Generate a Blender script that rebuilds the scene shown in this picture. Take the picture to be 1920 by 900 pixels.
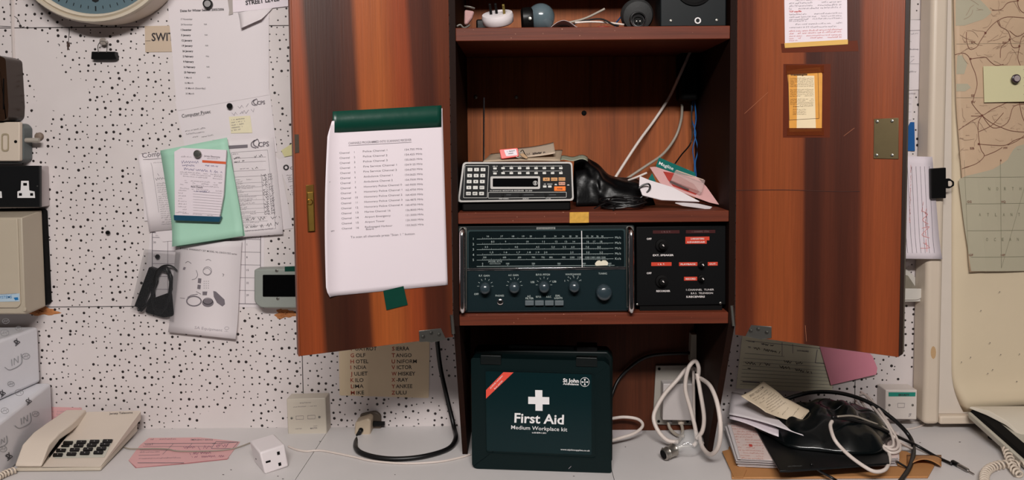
import bpy, bmesh, math, random
from mathutils import Vector, Matrix
V = Vector
random.seed(7)
for _o in list(bpy.data.objects): bpy.data.objects.remove(_o)
SC = bpy.context.scene
COL = SC.collection

# ------------------------------------------------------------------ camera
F_PX, CX, CY = 1400.0, 980.0, 338.0
PITCH, ROLL = math.radians(3.1), math.radians(0.5)
DESK = 0.75
EYE = V((0.0, 0.0, DESK + 0.627))
FW = V((0, math.cos(PITCH), -math.sin(PITCH)))
U0 = V((0, math.sin(PITCH), math.cos(PITCH)))
R0 = V((1, 0, 0))
RC = R0 * math.cos(ROLL) - U0 * math.sin(ROLL)
UC = R0 * math.sin(ROLL) + U0 * math.cos(ROLL)
cam_d = bpy.data.cameras.new('camera')
cam = bpy.data.objects.new('camera', cam_d); COL.objects.link(cam)
cam_d.sensor_width = 36; cam_d.lens = F_PX / 1920 * 36
cam_d.shift_x = (960 - CX) / 1920; cam_d.shift_y = -(450 - CY) / 1920
cam_d.clip_start = 0.05
_m = Matrix((RC, UC, -FW)).transposed().to_4x4(); _m.translation = EYE
cam.matrix_world = _m
SC.camera = cam

# ------------------------------------------------------------------ light and exposure
SC.view_settings.view_transform = 'Standard'
SC.view_settings.look = 'None'
SC.view_settings.gamma = 1
SC.view_settings.use_curve_mapping = False
SC.view_settings.exposure = -0.33
W = bpy.data.worlds.new('world'); SC.world = W; W.use_nodes = True
W.node_tree.nodes['Background'].inputs[0].default_value = (0.90, 0.93, 1.0, 1)
W.node_tree.nodes['Background'].inputs[1].default_value = 0.035

def area(name, loc, target, sx, sy, power, color):
    d = bpy.data.lights.new(name, 'AREA'); d.shape = 'RECTANGLE'; d.size = sx; d.size_y = sy
    d.energy = power; d.color = color
    o = bpy.data.objects.new(name, d); COL.objects.link(o); o.location = loc
    o.rotation_euler = (V(target) - V(loc)).to_track_quat('-Z', 'Y').to_euler()
    return o
area('ceiling_lamp_light', (0.0, -0.75, 2.45), (0, 1.5, 1.2), 1.1, 0.16, 78, (1.0, 0.965, 0.935))

# ------------------------------------------------------------------ projection helpers
def ray(px, py):
    return FW + RC * ((px - CX) / F_PX) - UC * ((py - CY) / F_PX)
def P(px, py, D):
    r = ray(px, py); return EYE + r * (D / r.y)
def G(px, py, z=DESK):
    r = ray(px, py); return EYE + r * ((z - EYE.z) / r.z)
class Plane:
    """a flat surface standing in the room; n points to the viewer's side"""
    def __init__(s, O, u, v):
        s.O = V(O); s.u = V(u).normalized(); n = s.u.cross(V(v)).normalized()
        s.v = n.cross(s.u).normalized(); s.n = n
        if s.n.dot(EYE - s.O) < 0: s.n = -s.n
    def at(s, px, py, h=0.0):
        r = ray(px, py); t = (s.O - EYE).dot(s.n) / r.dot(s.n)
        return EYE + r * t + s.n * h
    def uv(s, p): return ((p - s.O).dot(s.u), (p - s.O).dot(s.v))
def yplane(D): return Plane((0, D, EYE.z), (1, 0, 0), (0, 0, 1))
def hplane(z): return Plane((0, 1.4, z), (1, 0, 0), (0, 1, 0))

WALL = 1.61; FRONT = 1.31; BACK = 1.575
WP = yplane(WALL); DP = hplane(DESK)

# ------------------------------------------------------------------ materials
def srgb(c):
    return tuple(((x / 255) / 12.92 if x / 255 <= 0.04045 else ((x / 255 + 0.055) / 1.055) ** 2.4) for x in c)
MATS = {}
def nd(t, k, x=0, **kw):
    n = t.nodes.new(k)
    for a, b in kw.items(): setattr(n, a, b)
    return n
def mat(name, col, rough=0.6, metal=0.0, vary=0.06, scale=40.0, bump=0.0, bscale=200.0, stretch=None, coat=0.0, spec=0.5, trans=0.0, alpha=1.0, ior=1.45):
    if name in MATS: return MATS[name]
    m = bpy.data.materials.new(name); m.use_nodes = True; t = m.node_tree
    b = t.nodes['Principled BSDF']
    c = srgb(col)
    b.inputs['Roughness'].default_value = rough; b.inputs['Metallic'].default_value = metal
    b.inputs['Coat Weight'].default_value = coat; b.inputs['Specular IOR Level'].default_value = spec
    b.inputs['Transmission Weight'].default_value = trans; b.inputs['Alpha'].default_value = alpha
    b.inputs['IOR'].default_value = ior
    tc = nd(t, 'ShaderNodeTexCoord'); mp = nd(t, 'ShaderNodeMapping')
    t.links.new(tc.outputs['Object'], mp.inputs[0])
    if stretch: mp.inputs['Scale'].default_value = stretch
    nz = nd(t, 'ShaderNodeTexNoise'); nz.inputs['Scale'].default_value = scale; nz.inputs['Detail'].default_value = 4
    t.links.new(mp.outputs[0], nz.inputs['Vector'])
    mx = nd(t, 'ShaderNodeMix', data_type='RGBA')
    mx.inputs[6].default_value = tuple(x * (1 - vary) for x in c) + (1,)
    mx.inputs[7].default_value = tuple(min(1, x * (1 + vary)) for x in c) + (1,)
    t.links.new(nz.outputs['Fac'], mx.inputs[0]); t.links.new(mx.outputs[2], b.inputs['Base Color'])
    if bump:
        n2 = nd(t, 'ShaderNodeTexNoise'); n2.inputs['Scale'].default_value = bscale; n2.inputs['Detail'].default_value = 3
        t.links.new(mp.outputs[0], n2.inputs['Vector'])
        bp = nd(t, 'ShaderNodeBump'); bp.inputs['Strength'].default_value = bump; bp.inputs['Distance'].default_value = 0.002
        t.links.new(n2.outputs['Fac'], bp.inputs['Height']); t.links.new(bp.outputs[0], b.inputs['Normal'])
    MATS[name] = m; return m

def dotted_wall():
    m = bpy.data.materials.new('perforated_tile_paint'); m.use_nodes = True; t = m.node_tree; L = t.links.new
    b = t.nodes['Principled BSDF']; b.inputs['Roughness'].default_value = 0.55
    g = nd(t, 'ShaderNodeNewGeometry'); sp = nd(t, 'ShaderNodeSeparateXYZ'); L(g.outputs['Position'], sp.inputs[0])
    cb = nd(t, 'ShaderNodeCombineXYZ'); L(sp.outputs[0], cb.inputs[0]); L(sp.outputs[2], cb.inputs[1])
    def math_(op, a, bb=None, cc=None):
        n = nd(t, 'ShaderNodeMath', operation=op)
        for i, x in enumerate((a, bb, cc)):
            if x is None: continue
            if isinstance(x, (int, float)): n.inputs[i].default_value = x
            else: L(x, n.inputs[i])
        return n.outputs[0]
    # a slow noise leaves some bare areas without holes
    bare = nd(t, 'ShaderNodeTexNoise'); bare.inputs['Scale'].default_value = 5.5; bare.inputs['Detail'].default_value = 2; L(cb.outputs[0], bare.inputs['Vector'])
    def layer(scale, rmin, rmax, rnd, off):
        mp = nd(t, 'ShaderNodeMapping'); mp.inputs['Location'].default_value = (off, off * 1.7, 0); L(cb.outputs[0], mp.inputs[0])
        v = nd(t, 'ShaderNodeTexVoronoi', voronoi_dimensions='2D'); v.inputs['Scale'].default_value = scale; v.inputs['Randomness'].default_value = rnd
        L(mp.outputs[0], v.inputs['Vector'])
        s = nd(t, 'ShaderNodeSeparateColor'); L(v.outputs['Color'], s.inputs[0])
        r2 = math_('POWER', s.outputs[0], 2.2)
        rad = math_('MULTIPLY_ADD', r2, (rmax - rmin) * scale, rmin * scale)
        d = math_('SUBTRACT', rad, v.outputs['Distance'])
        return math_('MULTIPLY', d, 1 / (0.0006 * scale))
    a = layer(63, 0.0017, 0.0035, 0.66, 0.0)
    c1 = nd(t, 'ShaderNodeClamp'); L(a, c1.inputs[0])
    # rare bare patches
    gate = math_('GREATER_THAN', bare.outputs['Fac'], 0.385)
    holes = math_('MULTIPLY', c1.outputs[0], gate)
    stain = nd(t, 'ShaderNodeTexNoise'); stain.inputs['Scale'].default_value = 9; stain.inputs['Detail'].default_value = 6; L(cb.outputs[0], stain.inputs['Vector'])
    base = nd(t, 'ShaderNodeMix', data_type='RGBA'); base.inputs[6].default_value = srgb((202, 192, 190)) + (1,); base.inputs[7].default_value = srgb((216, 207, 206)) + (1,)
    L(stain.outputs['Fac'], base.inputs[0])
    # fine flecks of worn paint
    fl = nd(t, 'ShaderNodeTexNoise'); fl.inputs['Scale'].default_value = 120; fl.inputs['Detail'].default_value = 2; L(cb.outputs[0], fl.inputs['Vector'])
    f2 = math_('GREATER_THAN', fl.outputs['Fac'], 0.80)
    m0 = nd(t, 'ShaderNodeMix', data_type='RGBA'); L(f2, m0.inputs[0]); L(base.outputs[2], m0.inputs[6]); m0.inputs[7].default_value = srgb((120, 100, 96)) + (1,)
    mx = nd(t, 'ShaderNodeMix', data_type='RGBA'); L(holes, mx.inputs[0]); L(m0.outputs[2], mx.inputs[6]); mx.inputs[7].default_value = srgb((34, 24, 24)) + (1,)
    L(mx.outputs[2], b.inputs['Base Color'])
    h = math_('MULTIPLY_ADD', stain.outputs['Fac'], 0.4, math_('MULTIPLY', holes, -1.0))
    bp = nd(t, 'ShaderNodeBump'); bp.inputs['Strength'].default_value = 0.5; bp.inputs['Distance'].default_value = 0.002; L(h, bp.inputs['Height']); L(bp.outputs[0], b.inputs['Normal'])
    return m

def wood(name, stops, width, drift=0.0, rough=0.36, bright=1.0, grain=0.22, horizontal=False, scratch=0.0, warp=0.03, coat=0.15, spec=0.5):
    """veneer: bands of heartwood and sapwood across the board (uv in metres), fine grain along it"""
    m = bpy.data.materials.new(name); m.use_nodes = True; t = m.node_tree; L = t.links.new
    b = t.nodes['Principled BSDF']; b.inputs['Roughness'].default_value = rough; b.inputs['Coat Weight'].default_value = coat; b.inputs['Specular IOR Level'].default_value = spec
    b.inputs['Coat Roughness'].default_value = 0.25
    uv = nd(t, 'ShaderNodeUVMap'); uv.uv_map = 'UVMap'; s = nd(t, 'ShaderNodeSeparateXYZ'); L(uv.outputs[0], s.inputs[0])
    U, Vv = (s.outputs[1], s.outputs[0]) if horizontal else (s.outputs[0], s.outputs[1])
    def M(op, a, bb=0.0, cc=0.0):
        n = nd(t, 'ShaderNodeMath', operation=op)
        for i, x in enumerate((a, bb, cc)):
            if isinstance(x, (int, float)): n.inputs[i].default_value = x
            else: L(x, n.inputs[i])
        return n.outputs[0]
    c = nd(t, 'ShaderNodeCombineXYZ'); L(M('MULTIPLY', U, 6.0), c.inputs[0]); L(M('MULTIPLY', Vv, 1.6), c.inputs[1])
    nz = nd(t, 'ShaderNodeTexNoise'); nz.inputs['Scale'].default_value = 1.6; nz.inputs['Detail'].default_value = 3; L(c.outputs[0], nz.inputs['Vector'])
    f = M('MULTIPLY', U, 1.0 / width)
    f = M('MULTIPLY_ADD', Vv, drift, f)
    f = M('ADD', f, M('MULTIPLY', M('SUBTRACT', nz.outputs['Fac'], 0.5), warp))
    r = nd(t, 'ShaderNodeValToRGB'); L(f, r.inputs[0])
    e = r.color_ramp.elements
    for i, (p, col) in enumerate(stops):
        if i < 2: el = e[i]; el.position = p
        else: el = e.new(p)
        el.color = tuple(x * bright for x in srgb(col)) + (1,)
    c2 = nd(t, 'ShaderNodeCombineXYZ'); L(M('MULTIPLY', U, 330.0), c2.inputs[0]); L(M('MULTIPLY', Vv, 9.0), c2.inputs[1])
    n2 = nd(t, 'ShaderNodeTexNoise'); n2.inputs['Scale'].default_value = 1.0; n2.inputs['Detail'].default_value = 6; n2.inputs['Distortion'].default_value = 0.3; L(c2.outputs[0], n2.inputs['Vector'])
    c3 = nd(t, 'ShaderNodeCombineXYZ'); L(M('MULTIPLY', U, 60.0), c3.inputs[0]); L(M('MULTIPLY', Vv, 1.2), c3.inputs[1])
    n3 = nd(t, 'ShaderNodeTexNoise'); n3.inputs['Scale'].default_value = 1.0; n3.inputs['Detail'].default_value = 2; L(c3.outputs[0], n3.inputs['Vector'])
    k = M('ADD', M('MULTIPLY', M('SUBTRACT', n2.outputs['Fac'], 0.5), grain * 2), M('MULTIPLY', M('SUBTRACT', n3.outputs['Fac'], 0.5), grain * 2.2))
    k = M('ADD', k, 1.0)
    mu = nd(t, 'ShaderNodeVectorMath', operation='SCALE'); L(r.outputs[0], mu.inputs[0]); L(k, mu.inputs[3])
    out = mu.outputs[0]
    if scratch:
        n4 = nd(t, 'ShaderNodeTexNoise'); n4.inputs['Scale'].default_value = 260; n4.inputs['Detail'].default_value = 3; L(uv.outputs[0], n4.inputs['Vector'])
        g = M('GREATER_THAN', n4.outputs['Fac'], 0.76 - scratch)
        mx = nd(t, 'ShaderNodeMix', data_type='RGBA'); L(g, mx.inputs[0]); L(out, mx.inputs[6]); mx.inputs[7].default_value = srgb((190, 140, 115)) + (1,)
        out = mx.outputs[2]
    L(out, b.inputs['Base Color'])
    bp = nd(t, 'ShaderNodeBump'); bp.inputs['Strength'].default_value = 0.12; bp.inputs['Distance'].default_value = 0.001; L(n2.outputs['Fac'], bp.inputs['Height']); L(bp.outputs[0], b.inputs['Normal'])
    return m

# ------------------------------------------------------------------ mesh builder
WO = {}          # object -> world origin
ROOTS = []
class MB:
    def __init__(s): s.v = []; s.f = []; s.uv = {}
    def add(s, vs, fs):
        k = len(s.v); s.v += [V(x) for x in vs]; s.f += [tuple(i + k for i in f) for f in fs]; return k
    def box(s, a, b):
        x0, y0, z0 = a; x1, y1, z1 = b
        s.add([(x0,y0,z0),(x1,y0,z0),(x1,y1,z0),(x0,y1,z0),(x0,y0,z1),(x1,y0,z1),(x1,y1,z1),(x0,y1,z1)],
              [(3,2,1,0),(4,5,6,7),(0,1,5,4),(1,2,6,5),(2,3,7,6),(3,0,4,7)]); return s
    def loft(s, A, B):
        n = len(A)
        s.add(list(A) + list(B), [tuple(range(n))] + [tuple(range(2*n-1, n-1, -1))] + [(i, i+n, (i+1) % n + n, (i+1) % n) for i in range(n)]); return s
    def prism(s, pl, pts, h0, h1):
        """outline on a plane, from height h0 to h1 above it"""
        A = [pl.at(x, y) for x, y in pts]
        return s.loft([a + pl.n * h1 for a in A], [a + pl.n * h0 for a in A])
    def prismw(s, A, n, d):
        return s.loft([V(a) + V(n) * d for a in A], [V(a) for a in A])
    def poly(s, pl, pts, h=0.0):
        s.add([pl.at(x, y, h) for x, y in pts], [tuple(range(len(pts)))]); return s
    def ring(s, outer, inner, h0, h1, n):
        """frame between two outlines (world points), extruded along n"""
        k = len(outer); n = V(n)
        vs = [V(p) + n*h1 for p in outer] + [V(p) + n*h1 for p in inner] + [V(p) + n*h0 for p in outer] + [V(p) + n*h0 for p in inner]
        fs = []
        for i in range(k):
            j = (i+1) % k
            fs += [(i, j, k+j, k+i), (2*k+i, 3*k+i, 3*k+j, 2*k+j), (i, 2*k+i, 2*k+j, j), (k+i, k+j, 3*k+j, 3*k+i)]
        s.add(vs, fs); return s
    def tube(s, pts, r, seg=8, smooth=6, closed=False, taper=None):
        pts = [V(p) for p in pts]
        if smooth and len(pts) > 2: pts = catmull(pts, smooth)
        n = len(pts); T = []
        for i in range(n):
            a = pts[max(0, i-1)]; b = pts[min(n-1, i+1)]; d = (b - a)
            T.append(d.normalized() if d.length > 1e-9 else V((0,0,1)))
        N = T[0].orthogonal().normalized(); vs = []
        for i in range(n):
            N = (N - T[i] * N.dot(T[i]))
            N = N.normalized() if N.length > 1e-6 else T[i].orthogonal().normalized()
            B = T[i].cross(N); rr = r if taper is None else r * taper(i / (n - 1))
            for k in range(seg):
                a = 2*math.pi*k/seg; vs.append(pts[i] + (N*math.cos(a) + B*math.sin(a)) * rr)
        fs = [tuple(range(seg-1, -1, -1)), tuple(range((n-1)*seg, n*seg))]
        for i in range(n-1):
            for k in range(seg):
                a = i*seg+k; b = i*seg+(k+1) % seg; fs.append((a, b, b+seg, a+seg))
        s.add(vs, fs); return s
    def lathe(s, O, axis, prof, seg=24, sx=1.0, arc=None):
        """profile (radius, height) turned about an axis through O"""
        ax = V(axis).normalized(); A = ax.orthogonal().normalized(); B = ax.cross(A); vs = []; fs = []
        for r, h in prof:
            for k in range(seg):
                a = 2*math.pi*k/seg; vs.append(V(O) + ax*h + (A*math.cos(a)*sx + B*math.sin(a)) * r)
        for i in range(len(prof)-1):
            for k in range(seg):
                a = i*seg+k; b = i*seg+(k+1) % seg; fs.append((a, b, b+seg, a+seg))
        fs += [tuple(range(seg-1, -1, -1)), tuple(range((len(prof)-1)*seg, len(prof)*seg))]
        s.add(vs, fs); return s
    def ball(s, O, r, seg=24, axis=(0,0,1)):
        return s.lathe(O, axis, [(max(1e-5, r*math.sin(math.pi*i/14)), -r*math.cos(math.pi*i/14)) for i in range(15)], seg)
    def grid(s, fn, nx, ny):
        s.add([fn(i/nx, j/ny) for j in range(ny+1) for i in range(nx+1)],
              [(j*(nx+1)+i, j*(nx+1)+i+1, (j+1)*(nx+1)+i+1, (j+1)*(nx+1)+i) for j in range(ny) for i in range(nx)]); return s
    def build(s, name, m, parent=None, bevel=0, seg=2, smooth=False, solid=0, uvp=None, sub=0, angle=40):
        me = bpy.data.meshes.new(name)
        lo = V((min(p.x for p in s.v), min(p.y for p in s.v), min(p.z for p in s.v)))
        hi = V((max(p.x for p in s.v), max(p.y for p in s.v), max(p.z for p in s.v)))
        c = V(((lo.x+hi.x)/2, (lo.y+hi.y)/2, lo.z))
        me.from_pydata([tuple(p - c) for p in s.v], [], s.f)
        if uvp is not None:
            l = me.uv_layers.new(name='UVMap')
            for lp in me.loops:
                l.data[lp.index].uv = uvp(s.v[lp.vertex_index])
        bm = bmesh.new(); bm.from_mesh(me); bmesh.ops.recalc_face_normals(bm, faces=bm.faces); bm.to_mesh(me); bm.free()
        me.materials.append(m)
        o = bpy.data.objects.new(name, me); COL.objects.link(o)
        if solid:
            q = o.modifiers.new('thickness', 'SOLIDIFY'); q.thickness = solid; q.offset = 0
        if sub:
            q = o.modifiers.new('smooth', 'SUBSURF'); q.levels = sub; q.render_levels = sub
        if bevel:
            q = o.modifiers.new('bevel', 'BEVEL'); q.width = bevel; q.segments = seg; q.limit_method = 'ANGLE'; q.angle_limit = math.radians(35)
            q.harden_normals = False
        if smooth or bevel:
            for p in me.polygons: p.use_smooth = True
            try: me.set_sharp_from_angle(angle=math.radians(angle))
            except Exception: pass
        WO[o] = c; o['_p'] = 1
        o.parent = parent
        if parent is None: ROOTS.append(o)
        return o
def catmull(p, k):
    out = []; n = len(p)
    for i in range(n-1):
        a = p[max(0, i-1)]; b = p[i]; c = p[i+1]; d = p[min(n-1, i+2)]
        for j in range(k):
            t = j/k
            out.append(0.5*((2*b) + (c-a)*t + (2*a-5*b+4*c-d)*t*t + (3*b-a-3*c+d)*t**3))
    out.append(p[-1]); return out
def rrect(x0, y0, x1, y1, r, k=4): return rpoly([(x0,y0),(x1,y0),(x1,y1),(x0,y1)], r, k)
def rpoly(pts, r, k=4):
    out = []; n = len(pts)
    for i in range(n):
        rr = r[i] if isinstance(r, (list, tuple)) else r
        if rr <= 0: out.append(pts[i]); continue
        a = pts[i-1]; b = pts[i]; c = pts[(i+1) % n]
        da = math.hypot(a[0]-b[0], a[1]-b[1]); dc = math.hypot(c[0]-b[0], c[1]-b[1])
        q0 = (b[0]+(a[0]-b[0])*rr/da, b[1]+(a[1]-b[1])*rr/da); q2 = (b[0]+(c[0]-b[0])*rr/dc, b[1]+(c[1]-b[1])*rr/dc)
        for j in range(k+1):
            t = j/k
            out.append(((1-t)**2*q0[0]+2*t*(1-t)*b[0]+t*t*q2[0], (1-t)**2*q0[1]+2*t*(1-t)*b[1]+t*t*q2[1]))
    return out
def circ(x, y, r, n=20, ry=None): return [(x+r*math.cos(2*math.pi*i/n), y+(ry or r)*math.sin(2*math.pi*i/n)) for i in range(n)]

def tag(o, label, cat, group=None, kind=None):
    o['label'] = label
    if cat: o['category'] = cat
    if group: o['group'] = group
    if kind: o['kind'] = kind
    return o
def thing(name, label, cat, group=None):
    o = bpy.data.objects.new(name, None); COL.objects.link(o); o.empty_display_size = 0.02
    WO[o] = None; ROOTS.append(o); return tag(o, label, cat, group)
def struct(o): o['kind'] = 'structure'; return o

# ------------------------------------------------------------------ ink: printed and written marks lying on a surface
_txt = {}
def glyphs(s, bold=0.0):
    if 'M' in s or 'N' in s: bold = min(bold, .004)
    if (s, bold) in _txt: return _txt[(s, bold)]
    cu = bpy.data.curves.new('t', 'FONT'); cu.body = s; cu.resolution_u = 2; cu.offset = bold; cu.fill_mode = 'FRONT'
    o = bpy.data.objects.new('t', cu); COL.objects.link(o)
    dg = bpy.context.evaluated_depsgraph_get(); dg.update()
    me = bpy.data.meshes.new_from_object(o.evaluated_get(dg))
    vs = [(v.co.x, v.co.y) for v in me.vertices]; fs = [tuple(p.vertices) for p in me.polygons]
    bpy.data.objects.remove(o); bpy.data.curves.remove(cu); bpy.data.meshes.remove(me)
    if not vs: vs = [(0, 0), (1, 0), (1, 1)]; fs = []
    x0 = min(v[0] for v in vs); x1 = max(v[0] for v in vs)
    r = ([(v[0]-x0, v[1]) for v in vs], fs, max(1e-4, x1-x0)); _txt[(s, bold)] = r; return r
class Ink:
    def __init__(s, pl, h=0.0006): s.pl = pl; s.h = h; s.b = MB()
    def pt(s, x, y): return s.pl.at(x, y, s.h(x, y) if callable(s.h) else s.h)
    def text(s, t, x0, y0, x1, y1, h, bold=0.0):
        """baseline from (x0,y0) to (x1,y1), capitals h high"""
        vs, fs, w = glyphs(t, bold); L = math.hypot(x1-x0, y1-y0); nat = w*h/0.7
        if L > 1.5*nat or (len(t) == 1 and L > 1.15*nat):
            k = 1.1*nat/L; mx, my = (x0+x1)/2, (y0+y1)/2; x0, x1, y0, y1 = mx+(x0-mx)*k, mx+(x1-mx)*k, my+(y0-my)*k, my+(y1-my)*k
        dx, dy = (x1-x0)/w, (y1-y0)/w
        l = math.hypot(dx, dy); ux, uy = dy/l, -dx/l
        s.b.add([s.pt(x0+gx*dx+ux*h*gy/0.7, y0+gx*dy+uy*h*gy/0.7) for gx, gy in vs], fs); return s
    def line(s, x0, y0, x1, y1, w=1.0):
        l = math.hypot(x1-x0, y1-y0) or 1; nx, ny = -(y1-y0)/l*w/2, (x1-x0)/l*w/2
        k = max(1, int(l/25)) if callable(s.h) else 1
        for i in range(k):
            a = i/k; b = (i+1)/k
            ax, ay, bx, by = x0+(x1-x0)*a, y0+(y1-y0)*a, x0+(x1-x0)*b, y0+(y1-y0)*b
            s.b.add([s.pt(ax+nx, ay+ny), s.pt(bx+nx, by+ny), s.pt(bx-nx, by-ny), s.pt(ax-nx, ay-ny)], [(0,1,2,3)])
        return s
    def path(s, pts, w=1.0, sm=0):
        if sm: pts = [(p.x, p.y) for p in catmull([V((a, b, 0)) for a, b in pts], sm)]
        for a, b in zip(pts, pts[1:]): s.line(*a, *b, w)
        return s
    def poly(s, pts): s.b.add([s.pt(x, y) for x, y in pts], [tuple(range(len(pts)))]); return s
    def frame(s, pts, w=1.0): return s.path(list(pts) + [pts[0]], w)
    def circle(s, x, y, r, w=1.0, n=20, ry=None): return s.frame(circ(x, y, r, n, ry), w)
    def scrawl(s, x0, y0, x1, y1, h, w=0.8, rnd=None):
        rnd = rnd or random; n = max(4, int(math.hypot(x1-x0, y1-y0)/(h*0.42))); p = []
        for i in range(n+1):
            t = i/n
            if p and rnd.random() < 0.13:
                if len(p) > 1: s.path(p, w)
                p = []; continue
            p.append((x0+(x1-x0)*t+rnd.uniform(-.2, .2)*h, y0+(y1-y0)*t+(h*0.5 if i % 2 else -h*0.5)*rnd.uniform(.4, 1.1)))
        if len(p) > 1: s.path(p, w)
        return s
    def words(s, x0, y0, x1, y1, h, dens=0.8, rnd=None):
        """a line of print too small to read"""
        rnd = rnd or random; L = math.hypot(x1-x0, y1-y0); t = 0.0
        while t < L:
            w = rnd.uniform(2.5, 8)*h*0.55
            if rnd.random() < dens:
                u = t
                while u < min(t+w, L) - h*0.2:
                    cw = h*rnd.uniform(.35, .55); a = u/L; b = min(1, (u+cw)/L)
                    hh = h*rnd.choice((.62, .62, .62, 1.0)); 
                    xa, ya, xb, yb = x0+(x1-x0)*a, y0+(y1-y0)*a, x0+(x1-x0)*b, y0+(y1-y0)*b
                    k = rnd.random()
                    if k < .4: s.line(xa, ya, xa, ya-hh, h*.16); s.line(xa, ya-hh*.9, xb, yb-hh*.9, h*.13)
                    elif k < .7: s.line(xa, ya-hh*.5, xb, yb-hh*.5, h*.15); s.line(xa, ya-.1*h, xb, yb-.1*h, h*.13)
                    else: s.line((xa+xb)/2, ya, (xa+xb)/2, ya-hh, h*.17)
                    u += cw + h*.12
            t += w + h*.45
        return s
    def build(s, name, m, parent, label=None):
        o = s.b.build(name, m, parent)
        if label: o['label'] = label
        return o

def sheet(name, m, pl, quad, h=0.0006, nx=1, ny=1, parent=None, th=0.0003):
    """paper: quad TL,TR,BR,BL on a plane; h is a height or a function of the place on the sheet"""
    b = MB()
    def fn(s_, t_):
        tl, tr, br, bl = quad
        x = (tl[0]*(1-s_)+tr[0]*s_)*(1-t_)+(bl[0]*(1-s_)+br[0]*s_)*t_
        y = (tl[1]*(1-s_)+tr[1]*s_)*(1-t_)+(bl[1]*(1-s_)+br[1]*s_)*t_
        return pl.at(x, y, h(x, y) if callable(h) else h)
    b.grid(fn, nx, ny)
    return b.build(name, m, parent, solid=th, smooth=nx > 1, angle=60)
def card(name, m, pl, pts, h0, h1, parent=None, bevel=0):
    return MB().prism(pl, pts, h0, h1).build(name, m, parent, bevel=bevel)

PAPER = mat('white_paper', (214, 205, 207), 0.7, vary=0.02, scale=12)
PAPER2 = mat('greyish_paper', (196, 184, 186), 0.7, vary=0.03, scale=12)
PAPERB = mat('bright_paper', (222, 210, 216), 0.6, vary=0.015, scale=12)
INK = mat('black_ink', (48, 42, 46), 0.7, vary=0.1)
INKG = mat('grey_ink', (112, 104, 110), 0.7, vary=0.1)
INKL = mat('faint_ink', (150, 140, 146), 0.7, vary=0.1)
INKB = mat('blue_pen_ink', (96, 92, 132), 0.7)
INKR = mat('red_ink', (190, 70, 60), 0.7)
WHITE = mat('white_print', (225, 222, 222), 0.5, vary=0.02)
BLACKP = mat('black_plastic', (14, 13, 13), 0.38, vary=0.1, spec=.25)
BLACKM = mat('black_matt', (10, 9, 9), 0.7, vary=0.1, spec=.15)
CREAM = mat('cream_plastic', (203, 188, 172), 0.4, vary=0.03, scale=20)
BEIGE = mat('beige_plastic', (176, 164, 146), 0.45, vary=0.04, scale=15)
OFFW = mat('off_white_plastic', (205, 195, 188), 0.4, vary=0.03)
WPL = mat('white_plastic', (222, 213, 214), 0.35, vary=0.02)
CHROME = mat('chrome', (205, 200, 200), 0.16, 1.0, vary=0.02)
STEEL = mat('dull_steel', (140, 138, 132), 0.4, 1.0, vary=0.08, bump=0.1)
BRASS = mat('brass', (200, 160, 80), 0.35, 1.0, vary=0.15, scale=120)
WCABLE = mat('white_cable', (205, 192, 184), 0.45, vary=0.04)
GCABLE = mat('grey_cable', (150, 140, 128), 0.5, vary=0.05)
BCABLE = mat('black_cable', (12, 11, 12), 0.4, vary=0.1)
BLUEC = mat('blue_cable', (20, 85, 145), 0.4)
GTAPE = mat('green_tape', (8, 58, 46), 0.35, vary=0.12, scale=60, bump=0.2, bscale=60)
# ================================================================== SETTING
WALLM = dotted_wall()
SEAM = mat('dark_seam', (30, 24, 22), 0.9)
zs1 = P(300, 50, WALL).z; zs2 = P(300, 574, WALL).z; T6 = 0.0018
xs = [-1.9, P(127, 300, WALL).x - 0.0, P(560, 400, WALL).x, P(560, 400, WALL).x + 0.60, P(1722, 400, WALL).x - 0.03, 2.2]
w = MB(); w.box((-1.9, WALL + 0.004, 0.0), (2.2, WALL + 0.06, 2.6))
def tilerow(z0, z1, cuts):
    for a, b in zip(cuts, cuts[1:]): w.box((a + T6/2, WALL, z0 + T6/2), (b - T6/2, WALL + 0.0041, z1 - T6/2))
x560 = P(560, 400, WALL).x
tilerow(0.0, DESK - 0.04, [-1.9, x560, 2.2])
tilerow(DESK - 0.04, zs2, [-1.9, x560, x560 + .6, x560 + 1.2 + .01, 2.2])
tilerow(zs2, zs1, [-1.9, P(-150, 300, WALL).x, x560, x560 + .6, x560 + 1.2, 2.2])
tilerow(zs1, 2.6, [-1.9, P(20, 20, WALL).x, x560 + .1, x560 + .7, 2.2])
wall = struct(w.build('wall_back', WALLM))
# seams read dark: strip behind the joints
b = MB()
for z in (zs1, zs2): b.box((-1.88, WALL + 0.0012, z - T6/2), (1.6, WALL + 0.0039, z + T6/2))
b.box((x560 - T6/2, WALL + .0012, DESK), (x560 + T6/2, WALL + .0039, zs1))
b.box((x560 + 1.2 - T6/2 + .01, WALL + .0012, DESK), (x560 + 1.2 + T6/2 + .01, WALL + .0039, zs2))
b.build('tile_joint', SEAM, wall)
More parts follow.
